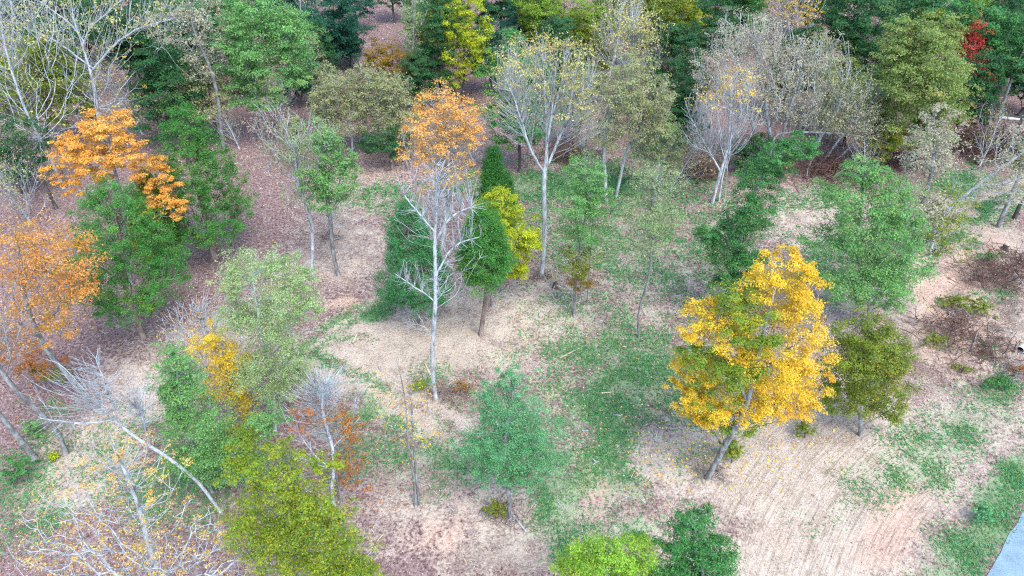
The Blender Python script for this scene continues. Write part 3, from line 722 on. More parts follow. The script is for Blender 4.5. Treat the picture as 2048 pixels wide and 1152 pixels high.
tree('half bare grey tree with sparse brownish leaves leaning right at the clearing edge', (1772, 616), [(1800, 560), (1838, 480), (1866, 380), (1870, 300), (1868, 235)], [
     (1868, 250, 34, 36), (1840, 300, 46, 34), (1890, 310, 34, 40), (1830, 390, 50, 40), (1880, 420, 46, 46, 'olive'), (1870, 480, 46, 34, 'olive')], d=12, pal='tan', dens=0.4, bark='grey', npts=600, name='young_tree', group=G_CLR,
     limbs=[[(1855, 440), (1895, 400), (1905, 365)], [(1845, 460), (1815, 420), (1800, 380)]])
tree('pale tree leaning far right across the grass at the right edge', (1862, 508), [(1880, 450), (1930, 400), (1985, 350), (2045, 305), (2090, 270)], [
     (2010, 330, 60, 40), (2045, 380, 50, 30), (1970, 380, 46, 30), (2060, 300, 50, 36)], d=9, pal='tan', dens=.22, bark='pale', npts=260, name='leaning_tree', group=G_CLR, attach=.4,
     limbs=[[(1960, 375), (2010, 368), (2070, 340)], [(1985, 350), (1995, 300), (2005, 270)]])
tree('golden yellow maple with green inner leaves, largest in the foreground', (1414, 954), [(1438, 862), (1480, 760), (1530, 640), (1555, 560)], [
     (1560, 525, 46, 30), (1530, 560, 66, 36), (1610, 570, 42, 40), (1480, 595, 60, 40, 'maplegreen'), (1590, 640, 62, 48, 'gold'), (1420, 630, 52, 36), (1380, 660, 36, 26), (1510, 650, 60, 44, 'maplegreen'),
     (1550, 715, 70, 48), (1620, 715, 42, 40, 'gold'), (1460, 720, 66, 44, 'maplegreen'), (1400, 740, 54, 36), (1365, 765, 30, 20), (1600, 790, 50, 38, 'gold'), (1440, 800, 66, 40), (1510, 800, 50, 36), (1430, 845, 50, 22, 'maplegreen'), (1640, 745, 24, 20, 'gold'), (1620, 820, 40, 26, 'gold'), (1545, 765, 60, 40), (1500, 700, 60, 44), (1570, 600, 66, 46), (1450, 665, 60, 40), (1390, 700, 40, 30, 'maplegreen'), (1480, 850, 50, 26, 'maplegreen'), (1420, 770, 50, 36, 'maplegreen'), (1385, 790, 44, 30), (1460, 620, 50, 36, 'maplegreen'), (1410, 830, 44, 26), (1560, 830, 40, 24, 'gold')],
     d=15, pal='yellow', dens=2.2, bark='grey', npts=1300, name='maple_tree', group=G_CLR, clump=1.05, cap=60000, hollow=.36, leaf=.95, limbs=[[(1470, 780), (1460, 720), (1420, 640)], [(1490, 740), (1560, 700), (1610, 640)]])
tree('olive green round tree touching the right side of the yellow maple', (1722, 868), [(1722, 780), (1730, 680)], [
     (1730, 645, 52, 34), (1700, 700, 56, 44), (1770, 710, 48, 42), (1730, 755, 80, 44), (1690, 800, 48, 34), (1760, 810, 50, 36)], d=9, pal='olive', dens=1.2, bark='grey', npts=700, name='young_tree', group=G_CLR)
tree('bluish green cone shaped young tree in the lower middle of the clearing', (1021, 1038), [(1019, 960), (1022, 850), (1030, 760)], [
     (1032, 762, 40, 32), (1018, 812, 66, 42), (1056, 858, 70, 44), (980, 866, 66, 42), (1020, 905, 96, 44), (950, 898, 46, 30), (1088, 918, 46, 36), (1000, 945, 60, 26), (1050, 945, 50, 24), (990, 790, 40, 30)], d=10, pal='mint', dens=1.25, bark='grey', npts=1100, leaf=.8, lumpy=0.9, name='young_tree', group=G_CLR, clump=.8)
tree('lime green tree top cut by the bottom edge', (1225, 1330), [(1225, 1230), (1215, 1100)], [(1200, 1105, 60, 36), (1270, 1120, 50, 36), (1160, 1140, 46, 36), (1230, 1170, 90, 46)], d=9, pal='lime', dens=1.1, bark='grey', npts=500, name='young_tree', group=G_CLR)
tree('dark green tree top cut by the bottom edge right of the lime green one', (1395, 1320), [(1392, 1200), (1388, 1050)], [(1390, 1050, 42, 34), (1360, 1085, 42, 32), (1425, 1090, 40, 36), (1390, 1130, 72, 40), (1350, 1160, 46, 30), (1420, 1165, 48, 30)], d=8, pal='green', dens=1.1, bark='grey', npts=500, name='young_tree', group=G_CLR)
# --- wood edge, left
tree('tall bare grey tree leaning left at the upper left edge', (126, 374), [(108, 325), (62, 215), (28, 110), (5, 20), (-12, -60)], [
     (20, 60, 90, 90), (90, 120, 70, 70), (-30, 180, 70, 80), (120, 220, 70, 40), (10, 300, 80, 50), (60, 20, 80, 60), (90, 300, 60, 30)], d=7, bark='pale', dens=0.015, pal='palegold', npts=900, up=0.22, bf=0.5, twig=1.0, name='bare_tree', group=G_BACK, attach=.25)
tree('great forked bare tree with wide pale limbs above the orange maple', (216, 300), [(205, 225), (196, 160), (172, 95), (150, 40), (140, -10)], [
     (160, 20, 110, 60), (280, 50, 90, 50), (80, 70, 70, 46), (250, 180, 60, 50), (170, 100, 80, 60), (240, 220, 50, 40), (60, 20, 60, 50), (330, 30, 60, 36)], d=9, bark='pale', dens=0.025, pal='palegold', npts=900, tips=True, up=0.22, bf=0.5, twig=1.0, name='forked_tree', group=G_BACK, attach=.3, clump=.5,
     limbs=[[(192, 145), (215, 105), (245, 75), (290, 50), (345, 35)], [(186, 130), (150, 110), (110, 80), (60, 60)], [(170, 90), (180, 55), (215, 25), (250, -5)], [(168, 85), (145, 45), (100, 5)]])
tree('tall dark trunk with a broken dangling white limb', (448, 296), [(436, 230), (412, 120), (392, 50), (376, -20)], [(390, 20, 60, 50), (350, 60, 50, 40), (400, 110, 46, 40, 'tan'), (420, 60, 40, 40)], d=9, bark='grey', dens=.2, pal='tan', npts=300, name='broken_tree', group=G_BACK, attach=.45,
     limbs=[[(402, 78), (430, 92), (452, 122), (458, 145)], [(400, 75), (385, 92), (384, 105)]])
tree('olive brown crowned tree on twin dark stems in the left wood', (436, 288), [(424, 220), (412, 165)], [(400, 150, 44, 34), (375, 175, 42, 34), (430, 185, 36, 34), (405, 215, 50, 24)], d=8, bark='dark', pal='khaki', dens=.6, npts=220, name='young_tree', group=G_BACK)
tree('deep green bushy tree behind the tall pointed cedar', (335, 290), [(332, 220), (328, 130)], [(325, 120, 40, 36), (300, 170, 36, 36), (350, 170, 46, 46), (325, 225, 56, 40), (390, 220, 30, 26)], d=7, bark='dark', pal='dkgreen', dens=1., npts=240, name='evergreen_tree', group=G_BACK)
tree('big bright green oak at the upper left of centre', (530, 286), [(520, 210), (506, 130), (502, 40)], [
     (500, 20, 50, 34), (540, 50, 56, 40), (480, 70, 46, 40), (580, 70, 46, 40), (520, 110, 60, 36), (585, 125, 46, 36), (480, 140, 40, 30), (540, 165, 66, 30), (600, 155, 30, 20), (520, 195, 50, 20)], d=8, bark='grey', pal='lightgreen', dens=1., npts=700, name='oak_tree', group=G_BACK,
     stems=[[(594, 240), (588, 177), (585, 110)]])
tree('thin dark trunk with dull leaves right of the big green oak', (630, 224), [(626, 170), (620, 100)], [(620, 110, 26, 40), (640, 150, 24, 30)], d=6, bark='grey', pal='khaki', dens=.5, npts=120, name='young_tree', group=G_BACK)
tree('bare pale trunk with drooping twigs before the teal evergreen', (618, 128), [(612, 70), (606, 10), (602, -40)], [(640, 30, 50, 50), (660, 80, 40, 30), (610, 10, 40, 40)], d=6, bark='pale', dens=.05, pal='palegold', npts=442, name='bare_tree', group=G_BACK)
tree('teal dark evergreen left of the leaf covered lane', (672, 148), [(670, 80), (666, -10)], [(665, 10, 46, 36), (650, 60, 46, 40), (700, 60, 36, 40), (670, 105, 56, 36)], d=7, bark='dark', pal='teal', dens=1.1, npts=260, name='evergreen_tree', group=G_BACK)
tree('small dark evergreen at the top edge over the brown lane', (712, 60), [(711, 20), (710, -30)], [(715, -5, 34, 24), (735, 15, 22, 14), (700, 20, 22, 14)], d=4, bark='dark', pal='teal', dens=.8, npts=120, name='evergreen_tree', group=G_BACK)
tree('olive willowy tree with thin pale stems, left one of the pair above centre', (704, 305), [(698, 240), (692, 170)], [(680, 160, 36, 30), (655, 195, 34, 34), (705, 190, 40, 36), (685, 235, 50, 30), (650, 240, 24, 24)], d=5, bark='pale', pal='khaki', dens=.75, npts=520, name='willowy_tree', group=G_BACK, stems=[[(668, 262), (664, 200), (662, 160)]])
tree('olive willowy tree with thin pale stems, right one of the pair above centre', (735, 306), [(735, 240), (738, 160)], [(740, 155, 34, 30), (780, 185, 44, 36), (740, 205, 44, 36), (800, 225, 40, 34), (765, 250, 56, 30)], d=5, bark='pale', pal='khaki', dens=.75, npts=560, name='willowy_tree', group=G_BACK,
     stems=[[(690, 306), (725, 282), (765, 262), (805, 240), (830, 228)]])
tree('low dark green bush tree on a pale stub trunk below the willowy pair', (783, 336), [(783, 305), (780, 265)], [(770, 275, 46, 26), (800, 290, 36, 26), (740, 285, 30, 20)], d=8, bark='cedar', pal='dkgreen', dens=.9, npts=180, name='evergreen_tree', group=G_BACK)
tree('amber olive bushy tree beside the lane behind the willowy pair', (798, 226), [(796, 170), (785, 105)], [(770, 110, 34, 28), (800, 140, 38, 34), (760, 150, 30, 26), (810, 175, 30, 22), (740, 115, 14, 14)], d=5, bark='dark', pal='amber', dens=.85, npts=220, name='young_tree', group=G_BACK)
tree('ghostly grey vine hung tree right of the lane', (822, 168), [(824, 110), (828, 40), (830, -20)], [(830, 20, 28, 40), (825, 80, 20, 40), (815, 120, 16, 20)], d=5, bark='pale', pal='sage', dens=.3, npts=442, name='bare_tree', group=G_BACK)
tree('dark green tree behind the yellowish green one at the upper centre', (880, 214), [(876, 140), (872, 50)], [(870, 30, 34, 36), (880, 85, 36, 40), (860, 130, 30, 34), (885, 165, 30, 26)], d=6, bark='dark', pal='dkgreen', dens=1., npts=200, name='evergreen_tree', group=G_BACK)
tree('yellowish green tree with a dark crooked trunk at the upper centre', (922, 216), [(921, 170), (930, 120), (935, 20)], [(935, 10, 34, 28), (915, 50, 30, 30), (950, 70, 36, 36), (920, 105, 36, 30), (960, 120, 30, 30), (910, 150, 30, 24)], d=9, bark='dark', pal='ylgreen', dens=.75, npts=260, name='oak_tree', group=G_BACK)
# --- wood edge, middle
tree('rich green leafy tree behind the forked pale tree', (1040, 345), [(1035, 250), (1025, 120)], [(1020, 110, 46, 44), (985, 150, 30, 36), (1050, 160, 56, 46), (1000, 210, 46, 46), (1055, 240, 56, 46), (1010, 275, 36, 26)], d=9, bark='dark', pal='green', dens=.95, npts=320, name='oak_tree', group=G_BACK)
tree('green tree tinged yellow at the top edge behind the forked tree', (1128, 150), [(1128, 90), (1128, 0)], [(1080, 20, 46, 34), (1150, 15, 56, 36), (1120, 60, 60, 34), (1190, 50, 36, 34), (1060, 60, 30, 24)], d=7, bark='dark', pal='maplegreen', dens=1., npts=260, name='oak_tree', group=G_BACK)
tree('greyish bare tree with pale leaf tips right of the forked tree', (1268, 215), [(1265, 150), (1262, 70), (1262, 0)], [(1262, 30, 46, 40), (1225, 70, 36, 46), (1295, 75, 40, 46), (1265, 110, 50, 36), (1330, 80, 24, 24)], d=7, bark='pale', pal='palegold', dens=0.16, npts=884, tips=True, leaf_pal=.25, up=.4, bf=0.5, name='bare_tree', group=G_BACK)
tree('mustard and green tree at the top edge right of centre', (1352, 140), [(1352, 90), (1352, 0)], [(1340, 10, 46, 30), (1380, 30, 34, 34, 'ylgreen'), (1320, 40, 34, 30), (1365, 65, 32, 24, 'ylgreen')], d=6, bark='dark', pal='olive', dens=1., npts=220, name='oak_tree', group=G_BACK)
tree('olive grey tree with a dome crown on several pale stems', (1213, 404), [(1216, 330), (1222, 230), (1250, 130)], [(1270, 135, 46, 30), (1235, 170, 46, 36), (1300, 185, 46, 40), (1250, 220, 56, 40), (1320, 215, 30, 34), (1225, 260, 40, 34), (1290, 255, 40, 26)], d=9, bark='pale', pal='khaki', dens=0.75, npts=750, name='willowy_tree', group=G_BACK,
     stems=[[(1232, 392), (1250, 310), (1285, 240)], [(1200, 372), (1204, 300), (1210, 220)]])
tree('pale sage tree with a soft crown below the olive dome', (1312, 388), [(1312, 320), (1315, 250)], [(1315, 250, 40, 28), (1340, 290, 34, 30), (1290, 295, 38, 30), (1320, 330, 46, 26)], d=6, bark='pale', pal='sage', dens=0.7, npts=520, name='willowy_tree', group=G_BACK)
tree('white limbed bare clump with golden leaf tips left of the fallen trunk', (1424, 404), [(1432, 340), (1450, 270), (1465, 190), (1470, 150)], [(1470, 165, 42, 30), (1440, 220, 46, 46), (1400, 215, 36, 40), (1490, 220, 36, 46), (1460, 280, 40, 34), (1395, 270, 34, 34)], d=9, bark='pale', pal='gold', dens=0.03, npts=1400, tips=True, leaf_pal=.72, up=0.55, bf=0.35, name='bare_tree', group=G_BACK, attach=.35,
     limbs=[[(1432, 335), (1405, 280), (1380, 235), (1372, 200)], [(1440, 310), (1470, 250), (1500, 180)]], stems=[[(1438, 402), (1445, 350), (1462, 290)], [(1447, 448), (1452, 380), (1455, 330)]])
tree('huge tan olive brushy crown rising left above the fallen trunk', (1540, 330), [(1538, 270), (1530, 200), (1510, 100)], [(1490, 70, 56, 36), (1430, 120, 46, 40), (1540, 80, 60, 40), (1480, 140, 60, 46), (1560, 140, 60, 46), (1420, 175, 40, 34), (1520, 200, 60, 40), (1600, 120, 50, 40)], d=9, bark='pale', pal='tan', dens=0.3, npts=1400, up=.45, twig=1.6, name='brushy_tree', group=G_BACK, leaf=.85,
     stems=[[(1552, 326), (1570, 250), (1600, 150)], [(1528, 322), (1500, 230), (1480, 150)]])
tree('tan olive brushy crown sweeping right above the fallen trunk', (1618, 332), [(1640, 270), (1675, 200), (1700, 130)], [(1650, 110, 46, 36), (1690, 155, 46, 36), (1640, 170, 46, 36), (1730, 200, 40, 34), (1680, 225, 56, 34), (1745, 245, 30, 24), (1620, 230, 50, 30)], d=8, bark='pale', pal='khaki', dens=0.3, npts=1300, up=.4, twig=1.6, name='brushy_tree', group=G_BACK, leaf=.85,
     stems=[[(1640, 330), (1690, 262), (1755, 190)], [(1660, 328), (1720, 275), (1790, 230)]])
tree('small dark green shrub tree under the brushy crown', (1520, 345), [(1520, 310), (1520, 275)], [(1510, 295, 40, 30), (1545, 305, 30, 24), (1490, 315, 26, 20)], d=4, bark='dark', pal='dkgreen', dens=1., npts=160, name='evergreen_tree', group=G_BACK)
tree('storm bent tree whose pale trunk runs level under the brushy crowns', (1536, 352), [(1538, 310), (1548, 266), (1610, 263), (1690, 266), (1760, 280), (1805, 298)], [
     (1600, 220, 30, 34), (1650, 215, 36, 40), (1700, 225, 40, 40), (1750, 250, 36, 30)], d=6, bark='grey', pal='tan', dens=.12, npts=330, name='bent_tree', group=G_BACK, attach=.7, up=.6,
     limbs=[[(1600, 263), (1625, 210), (1650, 160)], [(1640, 264), (1690, 205), (1720, 160)], [(1690, 266), (1740, 220), (1775, 195)]])
# --- wood edge, right
tree('large dark green tree at the top edge behind the brushy crowns', (1718, 260), [(1718, 180), (1716, 40)], [(1720, 20, 60, 40), (1680, 60, 46, 40), (1750, 70, 46, 46), (1710, 120, 56, 46), (1760, 140, 40, 36), (1720, 175, 46, 30)], d=8, bark='dark', pal='dkgreen', dens=1., npts=300, name='oak_tree', group=G_BACK)
tree('olive green oak with a broad domed crown at the upper right', (1838, 338), [(1836, 260), (1832, 150), (1830, 80)], [(1830, 75, 46, 34), (1880, 70, 40, 36), (1800, 110, 46, 34), (1860, 120, 60, 40), (1780, 150, 36, 30), (1830, 170, 66, 36), (1890, 180, 46, 40), (1840, 225, 66, 36), (1810, 270, 46, 26, 'olivegold'), (1880, 230, 40, 30)], d=10, bark='dark', pal='oliveoak', dens=.95, npts=750, name='oak_tree', group=G_BACK)
tree('red leaved small tree at the right of the olive oak', (1948, 232), [(1946, 170), (1944, 90)], [(1950, 75, 24, 30), (1940, 120, 32, 30), (1946, 150, 32, 28), (1930, 170, 22, 18)], d=4, bark='dark', pal='red', dens=.9, npts=90, hollow=.6, clump=1.5, name='maple_tree', group=G_BACK)
tree('mid green vine draped tree behind the red leaved one', (1978, 215), [(1976, 140), (1968, 30)], [(1950, 30, 40, 30), (1985, 60, 34, 36), (1975, 110, 34, 34), (1985, 155, 30, 26), (1910, 20, 34, 26)], d=6, bark='dark', pal='green', dens=.8, npts=220, name='oak_tree', group=G_BACK)
tree('green tree at the right edge on a slanting grey trunk', (1996, 232), [(2015, 185), (2040, 130), (2065, 60)], [(2050, 110, 36, 30), (2035, 140, 26, 20), (2060, 70, 30, 30), (2075, 160, 34, 30)], d=9, bark='grey', pal='green', dens=.7, npts=180, name='oak_tree', group=G_BACK)
tree('lichen grey trunk slanting out past the right edge', (2004, 318), [(2030, 270), (2060, 205), (2090, 140)], [(2105, 130, 50, 40)], d=10, bark='grey', pal='green', dens=.4, npts=90, name='leaning_tree', group=G_BACK, attach=.6)
tree('grey trunk rising from the grass at the right edge', (1998, 452), [(2020, 400), (2046, 340), (2075, 270)], [(2095, 270, 50, 50)], d=11, bark='grey', pal='tan', dens=.3, npts=90, name='leaning_tree', group=G_CLR, attach=.6)
tree('short dark trunk at the right edge beside the grey one', (2030, 436), [(2050, 400), (2080, 340)], [(2095, 330, 40, 40)], d=10, bark='dark', pal='olive', dens=.4, npts=60, name='leaning_tree', group=G_CLR, attach=.6)
tree('dark green tree in the top right corner', (2030, 150), [(2030, 90), (2030, 10)], [(2020, 30, 46, 36), (2050, 60, 40, 36), (2010, 80, 36, 30)], d=6, bark='dark', pal='dkgreen', dens=1., npts=180, name='oak_tree', group=G_BACK)
tree('dark green tree at the top edge above the olive oak', (1865, 190), [(1862, 110), (1860, 0)], [(1830, 25, 46, 34), (1885, 20, 40, 30), (1860, 60, 56, 34), (1800, 60, 34, 30)], d=6, bark='dark', pal='dkgreen', dens=1., npts=200, name='oak_tree', group=G_BACK)
tree('dark green tree left of the brushy crown at the top', (1430, 170), [(1430, 100), (1430, 10)], [(1430, 20, 40, 30), (1410, 60, 36, 34), (1450, 70, 36, 30), (1400, 110, 30, 30)], d=6, bark='dark', pal='dkgreen', dens=1., npts=200, name='oak_tree', group=G_BACK)
tree('grey twiggy shrub at the top edge over the brushy crowns', (1600, 100), [(1596, 50), (1590, -10)], [(1580, 5, 36, 26), (1620, 15, 36, 26), (1550, 15, 30, 20), (1600, 40, 40, 20)], d=4, bark='pale', pal='gold', dens=.1, npts=544, name='bare_tree', group=G_BACK)
tree('shadowy green tree between the dome and the white clump', (1375, 285), [(1375, 220), (1372, 130)], [(1372, 120, 30, 30), (1390, 165, 30, 36), (1360, 190, 34, 30), (1385, 225, 30, 24)], d=5, bark='dark', pal='dkgreen', dens=.9, npts=160, name='evergreen_tree', group=G_BACK)
tree('olive leafed tree behind the tall leaning bare tree', (92, 300), [(88, 220), (80, 110)], [(60, 110, 50, 40), (110, 140, 50, 40), (50, 180, 50, 40), (120, 195, 50, 36), (60, 235, 60, 30)], d=7, bark='dark', pal='olive', dens=.7, npts=260, name='oak_tree', group=G_BACK)
tree('dark bush at the left edge below the leaning bare tree', (40, 385), [(38, 340), (30, 290)], [(30, 290, 46, 34), (10, 330, 40, 30), (60, 335, 34, 26)], d=5, bark='dark', pal='dkgreen', dens=.7, npts=160, name='evergreen_tree', group=G_BACK)
tree('dark leaning trunk with a thin crown near the left edge', (112, 414), [(85, 365), (58, 322), (20, 270)], [(0, 270, 50, 30), (20, 330, 40, 20)], d=8, bark='dark', pal='dkgreen', dens=.3, npts=90, name='leaning_tree', group=G_BACK)
tree('dark green tree with yellow specks behind the great forked tree', (262, 190), [(262, 110), (258, 10)], [(250, 20, 56, 40), (300, 60, 50, 40), (240, 80, 50, 40), (290, 110, 46, 30)], d=7, bark='dark', pal='dkgreen', dens=.9, npts=240, name='oak_tree', group=G_BACK)
tree('shadowy green tree at the top left corner', (120, 150), [(118, 90), (112, 0)], [(100, 10, 60, 40), (40, 30, 50, 40), (140, 50, 50, 36), (90, 80, 50, 30)], d=6, bark='dark', pal='dkgreen', dens=.9, npts=220, name='oak_tree', group=G_BACK)
tree('dark green tree behind the tall broken trunk at the top edge', (440, 150), [(436, 90), (430, 0)], [(430, 10, 50, 34), (460, 50, 36, 36), (420, 70, 40, 34), (370, 20, 40, 34), (440, 110, 36, 24)], d=7, bark='dark', pal='green', dens=.95, npts=240, name='oak_tree', group=G_BACK)
tree('dark teal tree at the top edge behind the yellowish green one', (870, 100), [(870, 50), (868, -20)], [(865, -5, 40, 30), (890, 30, 30, 30), (1000, 10, 30, 20), (860, 50, 30, 24)], d=5, bark='dark', pal='teal', dens=.9, npts=160, name='evergreen_tree', group=G_BACK)
# --- the wood deeper in: copies of a few of the trees above, each turned and sized on its own
def copy_tree(src, label, px, py, s, rz, sq=1.0):
    P = on_ground(px, py); P[2] = float(ground_z(P[0], P[1]))
    e = src.copy(); C.objects.link(e); e.location = P; e.rotation_euler = (0, 0, rz); e.scale = (s * sq, s * sq, s)
    tag(e, label, 'tree', G_BACK)
    for ch in list(src.children):
        c = ch.copy(); C.objects.link(c); c.parent = e
    return e
def proto(pal, base, w, dens, bark='dark', seedshift=0, name='wood_tree', label='', leafy=True, npts=240):
    x, y = base
    return tree(label, base, [(x, y - 40), (x + 2, y - 100), (x, y - 150)], [(x, y - 160, w * .55, 34), (x - w * .4, y - 125, w * .5, 34), (x + w * .4, y - 130, w * .5, 36), (x - w * .15, y - 90, w * .75, 36), (x + w * .3, y - 70, w * .5, 28), (x - w * .45, y - 60, w * .4, 24)], d=8, bark=bark, pal=pal, dens=dens, npts=npts, name=name, group=G_BACK)
wD = proto('dkgreen', (1000, 90), 62, 1.1, label='dark green wood tree at the top edge just left of the yellow tinged one', name='wood_tree')
wT = proto('teal', (560, 120), 60, 1.1, label='teal dark wood tree behind the big bright green oak', name='wood_tree')
wG = proto('green', (1480, 110), 64, 1.0, label='fresh green wood tree behind the brushy crowns', name='wood_tree')
wO = proto('olive', (180, 130), 64, .85, label='olive wood tree behind the great forked tree', name='wood_tree')
wK = proto('khaki', (1240, 130), 60, .6, bark='pale', label='dull khaki wood tree right of the yellow tinged top edge tree', name='wood_tree', npts=320)
wM = proto('maplegreen', (845, 112), 40, .8, label='slim yellow green wood tree right of the ghostly vine hung tree near the top', name='wood_tree')
wB = tree('bare whitish wood tree near the top edge at the far left', (30, 170), [(28, 110), (24, 40), (20, -20)], [(20, -10, 60, 40), (-10, 40, 50, 46), (60, 50, 46, 46), (20, 90, 56, 30)], d=7, bark='pale', pal='palegold', dens=0.03, npts=420, tips=True, bf=0.5, name='wood_tree', group=G_BACK)
for (src, px, py, s, rz, lb) in [
    (wD, 30, 60, 1.0, 1.0, 'dark tree crown in the very top left corner'),
    (wO, 20, 240, .9, 2.2, 'olive tree at the left edge behind the tall bare leaning one'),
    (wD, 150, 205, .8, 4.0, 'dark tree behind the fork of the great bare tree'),
    (wM, 210, 60, 1.0, 3.1, 'yellow green tree at the top edge over the great forked tree'),
    (wT, 320, 75, 1.0, 2.0, 'dark teal tree at the top edge right of the great forked tree'),
    (wD, 385, 245, .75, 5.0, 'dark tree touching the twin dark stems on their left'),
    (wO, 350, 120, .9, 1.2, 'olive tree behind the deep green bushy one'),
    (wM, 480, 100, 1.0, 2.6, 'yellow green tree left behind the big bright green oak'),
    (wG, 640, 40, .9, .7, 'green tree at the top edge above the teal evergreen'),
    (wD, 640, 185, .7, 3.3, 'small dark tree between the green oak and the willowy pair'),
    (wT, 700, 130, .55, 1.1, 'little teal tree at the left rim of the brown lane'),
    (wO, 850, 150, .8, .4, 'olive tree below right of the ghostly vine hung tree'),
    (wG, 885, 60, .9, 2.9, 'green tree at the top edge left of the yellowish green one'),
    (wD, 845, 235, .6, 4.4, 'small dark tree above the peach orange top'),
    (wG, 1065, 60, .9, 5.2, 'fresh green tree at the top edge above the forked tree'),
    (wT, 990, 190, .75, 2.5, 'teal tree left behind the forked pale tree'),
    (wD, 1100, 215, .85, 1.5, 'dark tree behind the middle of the forked pale tree'),
    (wO, 1185, 200, .8, 2.4, 'olive tree between the forked tree and the greyish bare one'),
    (wK, 1160, 290, .7, .9, 'khaki tree low behind the right limbs of the forked tree'),
    (wG, 1290, 80, .9, 4.2, 'green tree at the top edge behind the pale tipped bare tree'),
    (wD, 1335, 215, .8, 5.9, 'dark tree right behind the olive dome'),
    (wM, 1400, 80, 1.0, 2.1, 'yellow green tree at the top edge right of the mustard one'),
    (wD, 1350, 310, .6, 1.3, 'small dark tree between the sage crown and the reddish brush'),
    (wO, 1500, 60, 1.0, 3.6, 'olive tree at the top edge over the tan brushy crown'),
    (wD, 1560, 230, .8, .2, 'dark tree hidden inside the brushy crowns'),
    (wG, 1640, 90, 1.0, 5.4, 'green tree behind the grey twiggy shrub at the top'),
    (wO, 1690, 290, .7, 2.2, 'olive tree right behind the fallen trunk'),
    (wO, 1770, 215, .9, 4.9, 'olive tree left behind the broad olive oak'),
    (wT, 1790, 80, 1.0, 1.9, 'teal tree at the top edge left of the dark one over the oak'),
    (wM, 1910, 140, 1.0, 3.8, 'yellow green tree left of the red leaved one'),
    (wG, 1945, 60, .9, .8, 'green tree at the top edge above the red leaves'),
    (wD, 1905, 280, .75, 2.7, 'dark tree at the right foot of the olive oak'),
    (wT, 2035, 230, .85, 5.1, 'teal tree at the right edge behind the slanting grey trunk'),
    (wD, 1990, 90, 1.0, 4.6, 'dark tree at the top edge near the right corner'),
    (wO, 1745, 345, .55, 1.7, 'low olive tree at the right end of the fallen trunk'),
    (wG, 2050, 330, .6, 3.0, 'green tree at the right edge above the leaning pale one'),
    (wK, 600, 330, .45, 2.0, 'little khaki tree behind the pinkish bare twigs'),
    (wB, 380, 60, 1.0, 2.4, 'bare whitish tree at the top edge by the broken trunk'),
    (wB, 1215, 165, .9, 1.0, 'bare whitish tree between the forked tree and its pale tipped neighbour'),
    (wB, 1560, 90, .9, 4.0, 'bare whitish tree at the top edge above the brushy crowns'),
    (wB, 285, 265, .65, 3.0, 'small bare whitish tree right above the orange maple'),
    (wD, 500, 205, .6, 2.2, 'small dark tree at the left foot of the big bright green oak'),
    (wT, 600, 215, .55, .6, 'small teal tree behind the right stems of the big bright green oak'),
    (wD, 410, 190, .8, 3.9, 'dark tree right behind the olive brown crown on twin stems'),
    (wT, 290, 175, .85, 4.8, 'teal tree deep behind the great forked tree, right of its trunk'),
    (wD, 95, 110, 1.0, 2.9, 'dark tree near the top left corner behind bare limbs'),
    (wG, 560, 60, 1.0, 1.6, 'green tree at the top edge over the big bright green oak'),
    (wD, 790, 45, .8, 3.2, 'dark tree at the top edge right beside the brown lane'),
    (wD, 905, 130, .8, 5.5, 'dark tree behind the crooked dark trunk at the upper centre'),
    (wT, 1045, 130, .9, .3, 'teal tree behind the top of the forked pale tree'),
    (wG, 1220, 60, 1.0, 3.5, 'green tree at the top edge behind the greyish bare tree'),
    (wO, 1300, 150, .9, 2.0, 'olive tree right of the pale tipped greyish bare tree'),
    (wG, 1345, 55, 1.0, 4.4, 'green tree at the top edge over the mustard one'),
    (wD, 1580, 55, 1.0, .9, 'dark tree at the top edge over the middle of the brushy crowns'),
    (wG, 1830, 130, 1.0, 5.7, 'green tree directly behind the top of the olive oak'),
    (wG, 1725, 55, 1.0, 2.3, 'green tree at the top edge over the large dark one'),
    (wT, 2040, 60, 1.0, 1.4, 'teal tree in the very top right corner'),
    (wD, 2020, 190, .85, 3.4, 'dark tree behind the slanting trunk at the right edge'),
    (wD, 1960, 190, .8, 1.1, 'dark tree in the deep shade right of the red leaves'),
    (wB, 560, 250, .4, 1.2, 'thin bare sapling beside the trunk of the big bright green oak'),
    (wB, 480, 300, .4, 2.6, 'thin bare sapling on the litter right of the twin dark stems'),
    (wB, 660, 470, .35, .5, 'thin bare sapling behind the slim leaning trunk left of centre'),
    (wB, 950, 330, .45, 3.7, 'thin bare sapling between the peach top and the forked tree'),
    (wB, 1170, 340, .5, 4.5, 'thin bare sapling right of the forked trunk'),
    (wB, 1340, 380, .45, 5.6, 'thin bare sapling left of the reddish brown brush pile'),
    (wB, 1960, 330, .45, .9, 'thin bare sapling at the big shadowy brush pile'),
    (wB, 1730, 365, .4, 2.0, 'thin bare sapling behind the light green many branched tree'),
    (wB, 20, 700, .4, 3.0, 'thin bare sapling at the left edge under the rust maple'),
    (wB, 60, 440, .55, 5.0, 'small bare whitish tree at the left edge above the rust maple'),
    ]:
    copy_tree(src, lb, px, py, s, rz)
